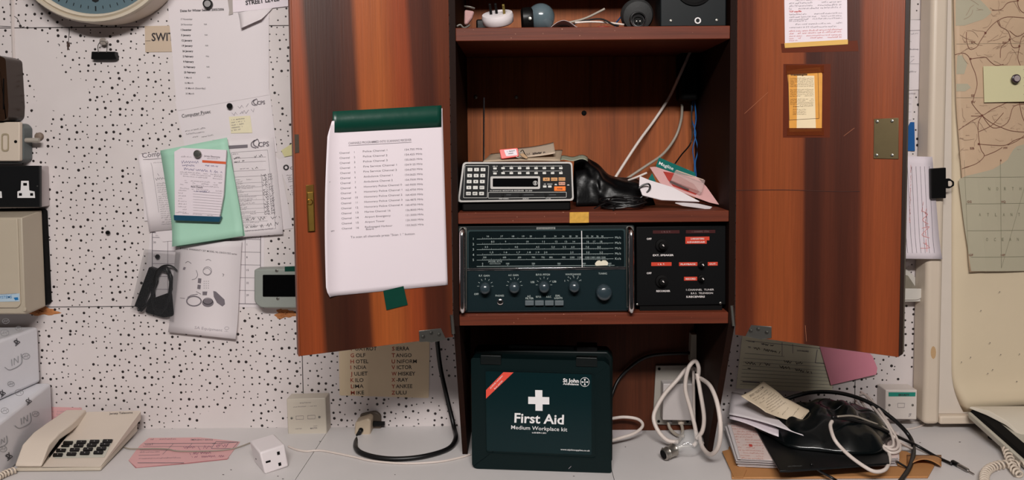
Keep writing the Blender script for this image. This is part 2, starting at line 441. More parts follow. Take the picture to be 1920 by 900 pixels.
# painted-over conduit edge and chipped plaster on the left tile
WPAINT = mat('old_wall_paint', (196, 184, 180), 0.6, vary=0.05, bump=0.4, bscale=60)
CHIP = mat('chipped_fibreboard', (176, 116, 70), 0.9, vary=0.3, scale=90, bump=1.0, bscale=180)
MB().tube([P(24, -20, WALL), P(24, 50, WALL), P(26, 110, WALL)], 0.0035, 6, 0).build('painted_conduit', WPAINT, wall, smooth=True)
rnd = random.Random(3)
def chip(px, py, rx, ry, name='chipped_patch', m=CHIP, dep=0.004):
    c = MB()
    n = 9
    def fn(s_, t_):
        a = 2*math.pi*s_; r = t_*(1 + .22*math.sin(3*a+px) + .15*math.sin(7*a))
        return WP.at(px + rx*r*math.cos(a), py + ry*r*math.sin(a), dep*(1-t_**2) * (0.6 + .4*math.sin(11*s_*6.28)*math.cos(9*t_)) + .0004)
    c.grid(fn, 26, 7); return c.build(name, m, wall)
chip(535, 588, 20, 9); chip(82, 584, 26, 8)
chip(128, 85, 3, 8, 'dent', mat('dent_dark', (70, 52, 46), .9), .0015)
b = MB()
for p in ([(130, 52), (130, 62), (128, 82)], [(20, 28), (32, 34), (40, 50), (46, 50)], [(0, 49), (24, 50)]):
    b.tube([WP.at(x, y, .0004) for x, y in p], 0.0006, 5, 3)
b.build('crack', SEAM, wall)
struct(MB().box((-1.9, -2.2, -0.05), (2.2, WALL + .06, 0.0)).build('floor', mat('dark_floor', (62, 54, 50), .8)))
struct(MB().box((-1.9, -2.2, 2.6), (2.2, WALL + .06, 2.65)).build('ceiling', mat('ceiling_paint', (214, 206, 198), .8)))

# ------------------------------------------------------------------ desk
DESKM = mat('grey_laminate', (206, 201, 200), 0.42, vary=0.07, scale=7, bump=0.05, bscale=30)
desk = thing('desk', 'long pale grey laminate desk top running under the cabinet along the wall', 'desk')
xa, xb = G(580, 860).x, G(1148, 886).x
cuts = [-1.5, xa, xb, 1.9]
for a, c in zip(cuts, cuts[1:]):
    MB().box((a + .0006, 1.0, DESK - .028), (c - .0006, WALL - .0005, DESK)).build('desk_top', DESKM, desk)
for x in (-1.45, xa, 1.83):
    MB().box((x, 1.05, 0.0), (x + .05, 1.50, DESK - .0285)).build('leg_panel', BEIGE, desk)
SPK = mat('desk_scuff', (92, 84, 84), .8)
b = MB(); rr = random.Random(5)
for x, y in ((433, 881), (418, 890), (530, 898), (522, 893), (1075, 893), (1290, 778), (600, 828), (1725, 830), (1735, 842), (1800, 829), (740, 890), (1172, 838)):
    b.prism(DP, circ(x + rr.uniform(-1, 1), y, rr.uniform(1, 2.2), 7, .7), .0001, .0003)
b.build('scuff_mark', SPK, desk)

# ------------------------------------------------------------------ cabinet
MAHOG = wood('mahogany_edge', [(0, (96, 42, 24)), (.35, (118, 56, 34)), (.7, (86, 36, 21)), (1, (110, 50, 30))], .03, 0, .55, .72, .45, horizontal=True, scratch=.035, coat=0, spec=.25)
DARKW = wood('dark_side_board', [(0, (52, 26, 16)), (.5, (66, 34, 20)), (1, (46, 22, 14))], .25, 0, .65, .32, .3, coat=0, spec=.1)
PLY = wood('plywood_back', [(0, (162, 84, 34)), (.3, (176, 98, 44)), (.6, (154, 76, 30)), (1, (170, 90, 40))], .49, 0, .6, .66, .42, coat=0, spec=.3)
cab = thing('wall_cabinet', 'dark mahogany wall cabinet with two open doors, shelves inside and slanted legs', 'cabinet')
xl0, xl1 = P(846, 300, FRONT).x, P(857, 300, FRONT).x
xr0, xr1 = P(1368, 300, FRONT).x, P(1380, 300, FRONT).x
TOPZ = EYE.z + 0.62
zl_top = P(1110, 588, FRONT).z; zl_bot = P(1110, 609, FRONT).z
zm_top = P(1110, 397, FRONT).z; zm_bot = P(1110, 418, FRONT).z
zt_top = P(1110, 50, FRONT).z; zt_bot = P(1110, 75, FRONT).z
zu_bot = EYE.z + .354; zu_top = zu_bot + .019
yleg = G(868, 852).y
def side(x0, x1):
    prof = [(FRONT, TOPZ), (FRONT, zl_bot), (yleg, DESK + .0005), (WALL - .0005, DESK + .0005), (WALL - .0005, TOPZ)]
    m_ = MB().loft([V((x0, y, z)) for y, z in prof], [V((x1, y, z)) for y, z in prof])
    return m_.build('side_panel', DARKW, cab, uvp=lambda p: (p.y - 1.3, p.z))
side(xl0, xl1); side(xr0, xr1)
MB().box((xl1, BACK, zl_bot), (xr0, BACK + .012, TOPZ)).build('back_panel', PLY, cab, uvp=lambda p: (p.x - xl1, p.z))
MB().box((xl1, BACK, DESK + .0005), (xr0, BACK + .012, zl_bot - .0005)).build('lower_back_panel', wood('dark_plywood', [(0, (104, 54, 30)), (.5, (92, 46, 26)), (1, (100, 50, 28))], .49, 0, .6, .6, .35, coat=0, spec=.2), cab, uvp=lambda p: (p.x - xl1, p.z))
MB().box((xl0, FRONT, TOPZ), (xr1, WALL - .001, TOPZ + .016)).build('top_board', MAHOG, cab, uvp=lambda p: (p.x, p.z - TOPZ))
for z0, z1, nm in ((zu_bot, zu_top, 'shelf'), (zt_bot, zt_top, 'shelf'), (zm_bot, zm_top, 'shelf'), (zl_bot, zl_top, 'shelf')):
    MB().box((xl1 + .0002, FRONT + .001, z0), (xr0 - .0002, BACK - .0002, z1)).build(nm, MAHOG, cab, bevel=.0012, uvp=lambda p, z=z0: (p.x, p.z - z + p.y * .3))
KP = yplane(BACK)
for x, y in ((892, 182), (968, 182)): MB().lathe(KP.at(x, y), (0, -1, 0), [(.004, 0), (.0038, .0012), (.002, .002)], 12).build('screw', STEEL, cab)
MB().lathe(KP.at(1095, 212), (0, -1, 0), [(.0055, 0), (.005, .002), (.002, .003)], 12).build('plug_cap', BLACKM, cab)
b = MB(); b.prism(yplane(FRONT), [(1068, 398), (1104, 397.5), (1104, 417.5), (1068, 418)], -.001, .0006)
b.build('brass_strip', mat('worn_brass', (204, 156, 66), .5, .3, vary=.35, scale=150), cab)
# pale blobs of glue on the brass, scratches in the shelf edges are in the wood

# ------------------------------------------------------------------ doors
def door(hx, hy, fx, fy, stops, drift, name, bright=1.0):
    H = P(hx, hy, FRONT); Fp = G(fx, fy, H.z)
    left, right = (Fp, H) if Fp.x < H.x else (H, Fp)
    wd = (right - left).length
    pl = Plane(left, right - left, (0, 0, 1))
    m_ = wood(name, stops, wd, drift, .36, bright, .24, warp=.010)
    return pl, left, right, wd, m_
O_, D_, M_ = (156, 84, 42), (72, 36, 20), (120, 60, 32)
stL = [(0, (150, 70, 34)), (.13, (156, 72, 34)), (.17, D_), (.30, (62, 26, 13)), (.44, (84, 38, 20)), (.48, (170, 86, 38)), (.62, (176, 92, 42)), (.72, (158, 72, 34)), (.79, (150, 66, 32)), (.83, (88, 38, 20)), (.95, (76, 32, 17)), (1.0, (104, 48, 24))]
plL, lL, rL, wL, mL = door(850, 632, 563, 668, stL, .16, 'left_door_veneer', .70)
def doorboard(pl, left, wd, m_, free_left):
    d = MB(); up = TOPZ - left.z
    A = [left, left + pl.u*wd, left + pl.u*wd + V((0,0,up)), left + V((0,0,up))]
    return d.prismw(A, -pl.n, .018).build('door', m_, cab, bevel=.0008, uvp=lambda p: ((p-left).dot(pl.u), (p-left).z))
dL = doorboard(plL, lL, wL, mL, True)
stR = [(0, (112, 50, 26)), (.06, (96, 42, 22)), (.11, (104, 46, 24)), (.16, (150, 74, 37)), (.30, (156, 78, 38)), (.43, (144, 70, 35)), (.455, (74, 32, 18)), (.53, (66, 28, 16)), (.58, (92, 42, 24)), (.66, (78, 34, 19)), (.76, (84, 37, 21)), (.80, (140, 66, 33)), (.9, (156, 76, 38)), (1.0, (144, 68, 34))]
plR, lR, rR, wR, mR = door(1378, 628, 1685, 670, stR, 0.02, 'right_door_veneer', .72)
dR = doorboard(plR, lR, wR, mR, False)
# dark lipping on the free edge of the right door
EDGE = mat('dark_edge_strip', (36, 20, 13), .45)
b = MB(); q0 = lR + plR.u*(wR + .0002); q1 = lR + plR.u*(wR + .0056); up = V((0, 0, TOPZ - lR.z))
b.prismw([q0 + V((0,0,.001)), q1 + V((0, 0, .006)), q1 + up, q0 + up], -plR.n, .018)
b.build('edge_strip', EDGE, dR)
b = MB(); b.prismw([lL - plL.u*.0026, lL - plL.u*.0002, lL - plL.u*.0002 + up, lL - plL.u*.0026 + up], -plL.n, .018); b.build('edge_strip', mat('pale_edge', (120, 58, 32), .5), dL)

def screwhead(b, p, n, r=.0034):
    b.lathe(p, n, [(r, 0), (r*.95, .0008), (r*.5, .0012)], 12)
def hinge(pl, pts, screws, parent, knuckle):
    h = MB().prism(pl, pts, .0002, .0022).build('hinge_plate', STEEL, parent, bevel=.0004)
    for x, y in screws:
        s_ = MB(); screwhead(s_, pl.at(x, y, .0022), pl.n); s_.build('screw', mat('screw_steel', (90, 88, 84), .45, 1.0), h)
    k = MB(); k.tube([pl.at(*knuckle[0], .003), pl.at(*knuckle[1], .003)], .0035, 10, 0); k.build('hinge_knuckle', STEEL, h, smooth=True)
hinge(plL, [(785, 620), (826, 615), (836, 636), (808, 642), (800, 640), (786, 641)], [(793, 631), (808, 624), (823, 627)], dL, [(846, 590), (849, 625)])
hinge(plR, [(1409, 609), (1447, 612), (1447, 633), (1427, 636), (1398, 630)], [(1408, 620), (1422, 617), (1438, 623)], dR, [(1373, 572), (1377, 610)])
# brass bolt handle and lock recess on the left door
b = MB().prism(plL, [(573, 347), (588, 346), (591, 434), (577, 435)], .0002, .002).build('bolt_plate', mat('dull_brass', (120, 88, 42), .45, .9, vary=.2), dL, bevel=.0005)
MB().prism(plL, rpoly([(575, 360), (587, 359), (589, 432), (578, 433)], 2), .002, .0055).build('bolt_bar', BRASS, b, bevel=.001)
MB().lathe(plL.at(580, 378, .0055), plL.n, [(.004, 0), (.0045, .002), (.003, .004)], 14).build('bolt_knob', BRASS, b, smooth=True)
MB().prism(plL, [(552, 252), (560, 252), (561, 286), (553, 287)], .0001, .0008).build('lock_recess', mat('lock_recess_brown', (60, 46, 32), .7, vary=.4, scale=200), dL)
# brass lock plate on the right door
b = MB().prism(plR, [(1639, 223), (1685, 221), (1685, 298), (1638, 297)], .0001, .0016).build('lock_plate', mat('tarnished_brass', (112, 98, 70), .42, .75, vary=.1, scale=60), dR, bevel=.0004)
for x, y in ((1645, 228), (1673, 227), (1644, 291), (1673, 291)):
    s_ = MB(); screwhead(s_, plR.at(x, y, .0016), plR.n, .0024); s_.build('screw', STEEL, b)
MB().tube([plR.at(1380, 357, .0002), plR.at(1470, 356, .0002), plR.at(1560, 359, .0002), plR.at(1612, 359, .0002)], .0006, 5, 4).build('grain_crack', mat('crack_dark', (60, 26, 16), .7), dR)
b = MB()
for a, c in (((1396, 213), (1440, 173)), ((1510, 610), (1512, 640)), ((1582, 255), (1602, 240))): b.tube([plR.at(*a, .0001), plR.at(*c, .0001)], .0003, 4, 0)
b.build('scratch', mat('scratch_tan', (170, 110, 80), .6), dR)

# green taped sheet on the left door
def lift(x, y): return .0012 + max(0, (640 - x)/34.0)**2 * .010 * (1 if y > 215 else .6)
chs = thing('channel_list_sheet', 'large white channel list sheet taped up with green tape on left cabinet door', 'sheet of paper')
b = MB()
def fn(s_, t_):
    tl, tr, br, bl = (614, 228), (829, 203), (839, 534), (610, 556)
    x = (tl[0]*(1-s_)+tr[0]*s_)*(1-t_)+(bl[0]*(1-s_)+br[0]*s_)*t_ - 5*math.sin(math.pi*t_)*(1-s_)**4
    y = (tl[1]*(1-s_)+tr[1]*s_)*(1-t_)+(bl[1]*(1-s_)+br[1]*s_)*t_
    # rounded lower left corner
    cx_ = max(0, 626 - x); cy_ = max(0, y - 542)
    if cx_ > 0 and cy_ > 0:
        x += cx_*min(1, cy_/14)*.45
    # the bent upper left corner
    if y < 262 and x < 632: x = max(x, 610 + (262 - y)*.33)
    return plL.at(x, y, lift(x, y))
b.grid(fn, 44, 34); b.build('paper', PAPERB, chs, solid=.0003, smooth=True, angle=70)
ik = Ink(plL, lambda x, y: lift(x, y) + .0006)
def skew(x, y): return y - (x - 700)*.055
def tl(t, x0, x1, y, h, bold=0): ik.text(t, x0, skew(x0, y), x1, skew(x1, y), h, bold)
tl('CHANNELS PROGRAMMED INTO SCANNING RECEIVER', 653, 771, 268, 4.2, .02); ik.line(653, skew(653, 270.5), 771, skew(771, 270.5), .7)
rows = ['Police Channel 1', 'Police Channel 2', 'Police Channel 3', 'Fire Service Channel 1', 'Fire Service Channel 2', 'Ambulance Channel 1', 'Ambulance Channel 2', 'Honorary Police Channel 0', 'Honorary Police Channel 1', 'Honorary Police Channel 2', 'Honorary Police Channel 3', 'Honorary Police Channel 4', 'Marine Channel 16', 'Airport Emergency', 'Airport Tower', 'Radiopaged Harbour']
fr = ['154.700', '154.425', '155.0625', '154.9125', '154.6750', '154.0625', '154.7000', '160.9000', '162.4750', '164.4500', '166.4875', '160.4750', '156.8000', '121.5000', '120.3000', '153.5625']
for i, (a, f_) in enumerate(zip(rows, fr)):
    y = 284.5 + i*9.45; dx = i*.30
    tl('Channel', 636 + dx, 655 + dx, y + .6, 3.5); tl(str(i+1), 663 + dx, 663 + dx + (2 if i < 9 else 5), y + .4, 3.5)
    tl(a, 680 + dx*.9, 680 + dx*.9 + len(a)*2.85, y, 3.5); tl(f_ + ' MHz', 758 + dx*.6, 791 + dx*.6, y + 1, 3.5)
tl('Board', 686, 700, 430.5, 3.5); tl('To scan all channels press "Scan 1 " button', 657, 777, 444, 4)
ik.scrawl(616, 341, 622, 340, 2.5, .6); ik.scrawl(617, 434, 626, 432, 3, .7)
ik.build('printed_text', INKG, chs)
def tapelift(x, y): return .0022 + max(0, (640 - x)/34.0)**2 * .004
b = MB().grid(lambda s_, t_: plL.at(623 + s_*204 + t_*0, (209 - s_*11.5)*(1-t_) + (249 - s_*11)*t_, tapelift(623 + s_*204, 0)), 24, 2)
b.build('tape_strip', GTAPE, chs, solid=.0002, smooth=True, angle=70)
MB().prism(plL, [(718, 545), (756, 536), (764, 571), (724, 581)], .0018, .0021).build('tape_strip', GTAPE, chs)

# notices on the right door
nt = thing('printed_notice', 'white printed notice with red lines fixed high on right cabinet door', 'notice')
card('paper', PAPERB, plR, [(1470, -60), (1588, -60), (1589, 80), (1472, 89)], .0002, .0006, nt)
card('old_tape_strip', mat('yellow_tape', (212, 168, 92), .4), plR, [(1471, 81), (1590, 74), (1590, 83), (1472, 90)], .0007, .0009, nt)
MB().prism(plR, [(1464, 82), (1608, 76), (1610, 96), (1466, 99)], .00005, .00018).build('tape_residue', mat('tape_residue_brown', (92, 40, 22), .3, vary=.1), nt)
ik = Ink(plR, .0009); ir = Ink(plR, .0009); rw = random.Random(11)
for y in (-6, 0, 5.5, 11, 16): ik.words(1480, y + 2, 1578, y - 1, 3.2, .9, rw)
ir.text('TOP copy/file', 1480, 23.5, 1503, 22.5, 3, .03)
for y in (28.5, 33.5, 38): ik.words(1480, y, 1579, y - 3, 2.8, .9, rw)
ik.words(1480, 41, 1512, 40, 2.6, 1, rw); ik.words(1480, 47.5, 1579, 44, 2.8, .9, rw); ik.words(1480, 53, 1570, 50.5, 2.8, .9, rw)
for y in (60, 64.5): ir.words(1480, y, 1579, y - 4, 2.8, .9, rw)
for y in (69, 73.5): ir.words(1480, y, 1579, y - 3, 2.6, .8, rw)
ir.words(1480, 77.5, 1496, 77, 2.4, 1, rw)
ik.build('printed_text', INKG, nt); ir.build('red_text', INKR, nt)
oc = thing('old_clipping', 'small yellowed clipping under brown tape on right cabinet door', 'clipping')
MB().prism(plR, [(1469, 120), (1558, 120), (1556, 258), (1468, 258)], .00005, .0002).build('tape_residue', MATS['tape_residue_brown'], oc)
card('paper', mat('yellowed_card', (214, 150, 66), .45, vary=.12, scale=90), plR, [(1476, 133), (1502, 129), (1538, 126), (1542, 140), (1541, 246), (1480, 247), (1479, 170)], .0003, .0006, oc)
card('label_slip', mat('slip_cream', (226, 206, 170), .6), plR, [(1495, 142), (1527, 142), (1530, 242), (1494, 242)], .0007, .0009, oc)
ik = Ink(plR, .0011)
ik.text('Wavelengths', 1482, 142, 1514, 141, 4, .05)
for y in range(146, 196, 3):
    if y in (164, 182): continue
    ik.words(1482, y+2, 1526, y+1.5, 2.1, .95, rw)
ik.words(1487, 201, 1525, 199, 3, 1, rw)
for y in range(204, 216, 3): ik.words(1487, y+2, 1512, y+2, 2, .9, rw)
ik.frame([(1478, 133), (1534, 131), (1536, 222), (1480, 225)], .7)
ik.build('printed_text', mat('clipping_ink', (80, 52, 30), .7), oc)
MB().prism(plR, [(1474, 122), (1545, 122), (1545, 136), (1474, 140)], .0012, .0013).build('tape_strip', mat('clear_brown_tape', (110, 50, 24), .2, vary=.1, alpha=.55), oc)
MB().prism(plR, [(1476, 240), (1545, 240), (1545, 254), (1476, 254)], .0012, .0013).build('tape_strip', MATS['clear_brown_tape'], oc)
# ================================================================== LEFT WALL
def cyl(pl, x, y, r, h0, h1, seg=20, extra=None):
    """disc standing out of a plane; r in metres"""
    prof = [(r, h0), (r, h1)] if extra is None else extra
    return MB().lathe(pl.at(x, y), pl.n, prof, seg)
SPX = WALL / F_PX   # metres per pixel on the wall

# wall clock
ck = thing('wall_clock', 'round wall clock with cream rim and dark teal dial at top left', 'clock')
cc = WP.at(204, -106); R_ = 161.5*SPX*.955
MB().lathe(cc, (0,-1,0), [(R_*.97, .0006), (R_*.985, .02), (R_*.99, .055)], 72).build('clock_case', CREAM, ck, smooth=True)
MB().lathe(cc + V((0,-.055,0)), (0,-1,0), [(R_*.99, .0002), (R_, .006), (R_*.985, .013), (R_*.955, .014), (R_*.945, .008), (R_*.925, .0125), (R_*.90, .010), (R_*.885, .0012)], 72).build('bezel', mat('cream_rim', (196, 184, 166), .38, vary=.03, scale=10), ck, smooth=True, angle=50)
CPL = yplane(WALL - .058)
dial = MB().lathe(cc + V((0,-.0562,0)), (0,-1,0), [(R_*.888, 0), (R_*.888, .0024)], 72).build('dial', mat('teal_dial', (84, 104, 112), .5, vary=.12, scale=8), ck)
b = MB(); dc = cc + V((0, -.0588, 0))
fm = Ink(yplane(dc.y), .0004)
def dialpt(a, r):   # angle clockwise from 12
    return dc + V((math.sin(a)*r, 0, math.cos(a)*r))
for i in range(60):
    a = 2*math.pi*i/60
    if not 90 <= i*6 <= 270: continue
    L_ = .010 if i % 5 == 0 else .006; wq = .0013 if i % 5 == 0 else .0008
    t = V((math.cos(a), 0, -math.sin(a))) * wq; p = dialpt(a, R_*.80); q = dialpt(a, R_*.80 + L_); e = V((0, -.0004, 0))
    fm.b.add([p-t+e, q-t+e, q+t+e, p+t+e], [(0,1,2,3)])
for n_ in (3, 4, 5, 6, 7, 8, 9):
    vs, fs, w_ = glyphs(str(n_), .03); a = 2*math.pi*n_/12; c_ = dialpt(a, R_*.68); k = .036
    fm.b.add([c_ + V(((gx - w_/2)*k, -.0004, (gy - .35)*k)) for gx, gy in vs], fs)
fm.build('numerals', mat('dial_black', (16, 18, 20), .5), dial)
for a, l_, w_ in ((math.radians(310), .09, .005), (math.radians(60), .12, .0035)):
    d_ = V((math.sin(a), 0, math.cos(a))); t = V((d_.z, 0, -d_.x)) * w_
    b = MB().prismw([dc + V((0,-.003,0)) - t - d_*.02, dc + V((0,-.003,0)) - t*.4 + d_*l_, dc + V((0,-.003,0)) + t*.4 + d_*l_, dc + V((0,-.003,0)) + t - d_*.02], (0,-1,0), .001)
    b.build('clock_hand', BLACKP, ck)

def binder_clip(name, label, pl, body, loop, h=.001, group=None):
    t = thing(name, label, 'clip', group)
    MB().prism(pl, body, h, h+.012).build('clip_body', BLACKP, t, bevel=.001)
    MB().tube([pl.at(x, y, h + .014) for x, y in loop], .0008, 6, 4).build('wire_handle', STEEL if name == 'binder_clip' else BLACKP, t, smooth=True)
    return t
binder_clip('binder_clip', 'small black binder clip hanging on the perforated wall under the clock', WP, [(178, 98), (222, 98), (224, 112), (216, 113), (183, 113), (177, 112)], [(192, 100), (191, 88), (196, 80), (204, 80), (208, 88), (207, 100)])
o = MB().lathe(WP.at(200, 79, .001), (0,-1,0), [(.004, 0), (.006, .008), (.0075, .010), (.0078, .013), (.004, .0145)], 20).build('map_pin', mat('clear_pin', (190, 180, 172), .15, trans=.6), None, smooth=True)
tag(o, 'clear plastic push pin holding the binder clip on the wall', 'pin')

# engraved plate
sp = thing('wall_sign', 'pale beige engraved plate reading SWI, half covered by papers', 'sign')
card('plate', mat('beige_plate', (192, 172, 152), .45, vary=.03), WP, [(272, 49), (345, 48), (345, 97), (273, 98)], .0003, .0014, sp)
Ink(WP, .0017).text('SWITCH', 285, 77, 352, 76, 15, .02).line(273, 77, 283, 76.8, .7).build('lettering', INK, sp)

# papers
def ph(base): return lambda x, y: base
def paper(name, label, quad, h, m=PAPER, cat='sheet of paper', group=None, nx=1, ny=1, fn=None, th=.0003):
    t = thing(name, label, cat, group)
    sheet('paper', m, WP, quad, fn if fn else h, nx, ny, t, th)
    return t
rq = random.Random(21)
# calendar, low in the pile
cal = thing('wall_calendar', 'large white paper calendar grid half hidden behind the equipment sheet', 'calendar')
sheet('paper', PAPER, WP, [(283, 430), (496, 434), (494, 577), (268, 572)], .0006, 1, 1, cal)
ik = Ink(WP, .0010)
ik.frame([(286, 436), (489, 440), (488, 570), (286, 566)], 1.4); ik.line(286, 445, 489, 449, 1)
for y in (470, 494, 518, 542): ik.line(286, y, 489, y+3, .8)
for x in (315, 345, 375, 404, 433, 460): ik.line(x, 437, x, 569, .8)
for t_, x, y in (('30', 288, 453), ('2', 288, 478), ('9', 288, 502), ('1', 462, 457), ('8', 462, 481), ('15', 462, 505), ('22', 462, 529), ('29', 462, 552), ('17', 320, 523), ('24', 320, 547)):
    ik.text(t_, x, y+3, x + 2.4*len(t_), y+3, 3.6, .02)
ik.words(292, 443, 312, 443, 3, 1, rq); ik.words(463, 446, 486, 447, 3, 1, rq)
ik.build('printed_grid', INKG, cal)

# sheets B (letter) and A (dates)
lb = thing('letterhead_sheet', 'white letterhead sheet with yellow note under the dates list', 'sheet of paper')
sheet('paper', PAPER, WP, [(329, 190), (506, 168), (520, 285), (350, 290)], .0014, 1, 1, lb)
ik = Ink(WP, .0019)
ik.text('Computer Posec', 342, 221, 396, 212, 6.5, .015)
ik.words(363, 219, 384, 216, 2, 1, rq)
ik.words(348, 247, 386, 241, 2.8, 1, rq); ik.words(350, 253, 385, 248, 2.8, 1, rq)
ik.words(362, 258, 373, 257, 2.6, 1, rq); ik.words(379, 258, 401, 254, 2.6, 1, rq)
ik.build('printed_text', INK, lb)
def cps(ik, x, y, k):
    ik.text('CPS', x + 6*k, y + 3.5*k, x + 21*k, y + 2.2*k, 6.6*k, .03)
    ik.path([(x+1*k, y-6*k), (x-3.6*k, y-2*k), (x-3.2*k, y+3*k), (x+3*k, y+5*k)], 1.5*k, 4)
    ik.path([(x+5*k, y-7.5*k), (x-.5*k, y-4*k), (x, y+1*k), (x+6*k, y+4.5*k)], 1.7*k, 4)
    ik.path([(x+5*k, y-7.5*k), (x+7*k, y-2*k), (x+5.4*k, y+3*k)], 1.1*k, 4)
ik = Ink(WP, .0024); cps(ik, 477, 193, 1.0); ik.build('printed_logo', INKG, lb)
ik = Ink(WP, .0026); ik.scrawl(446, 201, 466, 197, 7, .6, rq); ik.scrawl(436, 215, 478, 206, 7, .6, rq); ik.build('handwriting', mat('pencil', (150, 142, 150), .7), lb)
da = thing('dates_list_sheet', 'tall white sheet listing winter session dates held by a round pin', 'sheet of paper')
sheet('paper', PAPER, WP, [(313, -22), (505, -22), (505, 178), (333, 208)], .0021, 1, 1, da)
ik = Ink(WP, .0026)
ik.text('Dates for Winter Session 2005/2006', 339, 23, 421, 20, 4.4, .03)
for i, (d_, s_) in enumerate((('17 November', ''), ('24 November', 'NA'), ('1 December', ''), ('5 January', 'NA'), ('12 January', ''), ('19 January', 'NA'), ('26 January', ''), ('2 February', 'Na'), ('9 February', ''), ('16 February', 'NA'), ('23 February', ''), ('9 March', 'NA'), ('16 March', ''), ('18 March (Saturday)', ''), ('30 March', ''))):
    y = 38 + i*9.95; x = 340 + max(0, i-2)*.75
    ik.text(d_, x, y, x + 2.0*len(d_), y, 3.4, .035)
    if s_: ik.text(s_, 383 + i*.6, y-.5, 388.5 + i*.6, y-.5, 3, .03)
ik.build('printed_text', INK, da)
nb = thing('sticky_note', 'small pale yellow handwritten note on the letterhead sheet', 'note')
sheet('paper', mat('pale_yellow_paper', (218, 208, 178), .7), WP, [(430, 219), (470, 217), (474, 249), (434, 250)], .0026, 1, 1, nb)
ik = Ink(WP, .0031)
for i in range(5): ik.scrawl(435, 225 + i*5, 462 - i*2, 222 + i*5, 2.6, .5, rq)
ik.build('handwriting', INKG, nb)

# street level card and folded scrap
st = thing('street_level_card', 'white card reading STREET LEVEL cut by the top of the photo', 'card')
sheet('paper', PAPERB, WP, [(436, -18), (543, -32), (543, 12), (437, 24)], .0034, 1, 1, st)
Ink(WP, .0039).text('STREET LEVEL', 462, 10, 525, 2, 8, .04).build('printed_text', INK, st)
card('tape_strip', mat('grey_tape', (165, 155, 150), .4), WP, [(427, -8), (437, -10), (438, 27), (430, 29), (431, 20)], .0036, .0038, st)
o = MB().grid(lambda a, c: WP.at((447+(515-447)*a)*(1-c)+(456+(494-456)*a)*c, (24-12*a)*(1-c)+(55-17*a)*c, .003 + .011*c*c), 6, 8).build('folded_scrap', PAPER, None, solid=.0003, smooth=True)
tag(o, 'folded white paper scrap sticking out below the street level card', 'paper scrap')

# sheets behind the green folder
def curled(x, y): return .0046 + max(0, (300 - x)/30)**2*.010
p1 = thing('printed_form', 'white printed form with curled left edge on the left of green folder', 'sheet of paper', None)
sheet('paper', PAPER, WP, [(266, 290), (345, 276), (345, 428), (283, 434)], curled, 16, 4, p1)
ik = Ink(WP, lambda x, y: curled(x, y) + .0005)
ik.text('Compu', 273, 296, 308, 291, 9, .01); ik.line(274, 299, 330, 295, .6)
ik.words(290, 306, 330, 303, 2.4, 1, rq); ik.scrawl(292, 329, 318, 324, 6, .7, rq); ik.scrawl(294, 336, 320, 332, 5, .7, rq)
ik.path([(286, 305), (288, 312), (300, 398)], .5)
for y in range(345, 425, 4): ik.words(296 + (y-345)*.13, y, 335, y-2, 2.6, .95, rq)
ik.build('printed_text', INKG, p1)
p2 = thing('scrap_sheet', 'white loose sheet with a crooked lower corner poking out under the printed form', 'sheet of paper')
sheet('paper', PAPER, WP, [(285, 425), (345, 420), (340, 450), (306, 453)], .0022, 1, 1, p2)
p3 = thing('white_sheet', 'blank white sheet whose edge shows left of the printed form', 'sheet of paper')
sheet('paper', PAPER, WP, [(268, 300), (330, 296), (330, 412), (272, 414)], .0028, 1, 1, p3)
p4 = thing('notice_sheet', 'white notice with round black emblem at the left door edge', 'sheet of paper')
sheet('paper', PAPER, WP, [(518, 300), (566, 288), (566, 400), (556, 388)], .0016, 1, 1, p4)
ik = Ink(WP, .0021)
ik.circle(537, 314, 4.2, 3, 18); ik.text('Com', 545, 318, 560, 315, 5, .02)
for y in range(330, 372, 4): ik.words(538 + (y-330)*.3, y, 562, y-3, 2.6, .95, rq)
ik.build('printed_text', INK, p4)
p5 = thing('lower_sheet', 'plain white sheet behind the rate sheet, its right edge showing', 'sheet of paper')
sheet('paper', PAPER, WP, [(500, 275), (524, 300), (549, 428), (520, 432)], .0012, 1, 1, p5)
o = sheet('yellow_tag', mat('pale_tag', (206, 198, 150), .7), WP, [(528, 282), (550, 268), (556, 290), (534, 294)], .0024)
tag(o, 'small pale yellow tag tucked at the edge of the left door', 'tag')
def rl(x, y): return .0046 + max(0, (y - 400)/40)**2*.006
p6 = thing('rate_sheet', 'white ruled rate sheet filled in by hand on the right of green folder', 'sheet of paper')
sheet('paper', PAPER, WP, [(400, 262), (514, 257), (533, 438), (420, 446)], rl, 4, 14, p6)
ik = Ink(WP, lambda x, y: rl(x, y) + .0005)
cps(ik, 478, 271, 1.35)
ik.poly([(430, 273), (466, 271), (466, 277), (430, 279.5)])
ik.words(438, 290, 450, 289, 3, 1, rq)
ik.frame([(436, 286), (503, 281), (519, 428), (450, 433)], .5)
for y in (295, 303, 319, 330): ik.line(440, y+2, 500, y-1, .5)
ik.words(452, 318, 470, 316, 3, 1, rq)
for i in range(22):
    y = 338 + i*4; x = 444 + i*.5
    ik.words(x, y, x + rq.choice((12, 20, 30, 34)), y-1, 2.4, .9, rq)
    if i % 2: ik.line(x, y+1.5, 494 + i*.5, y-.5, .35)
for x in (491, 498, 504, 510): ik.line(x, 326, x + 7, 402, .5)
ik.text('DEPOT IN AN ENTIRE OUTPOST', 463, 434, 515, 429, 2.8, .02)
ik.build('printed_text', INKG, p6)
ik = Ink(WP, lambda x, y: rl(x, y) + .0009)
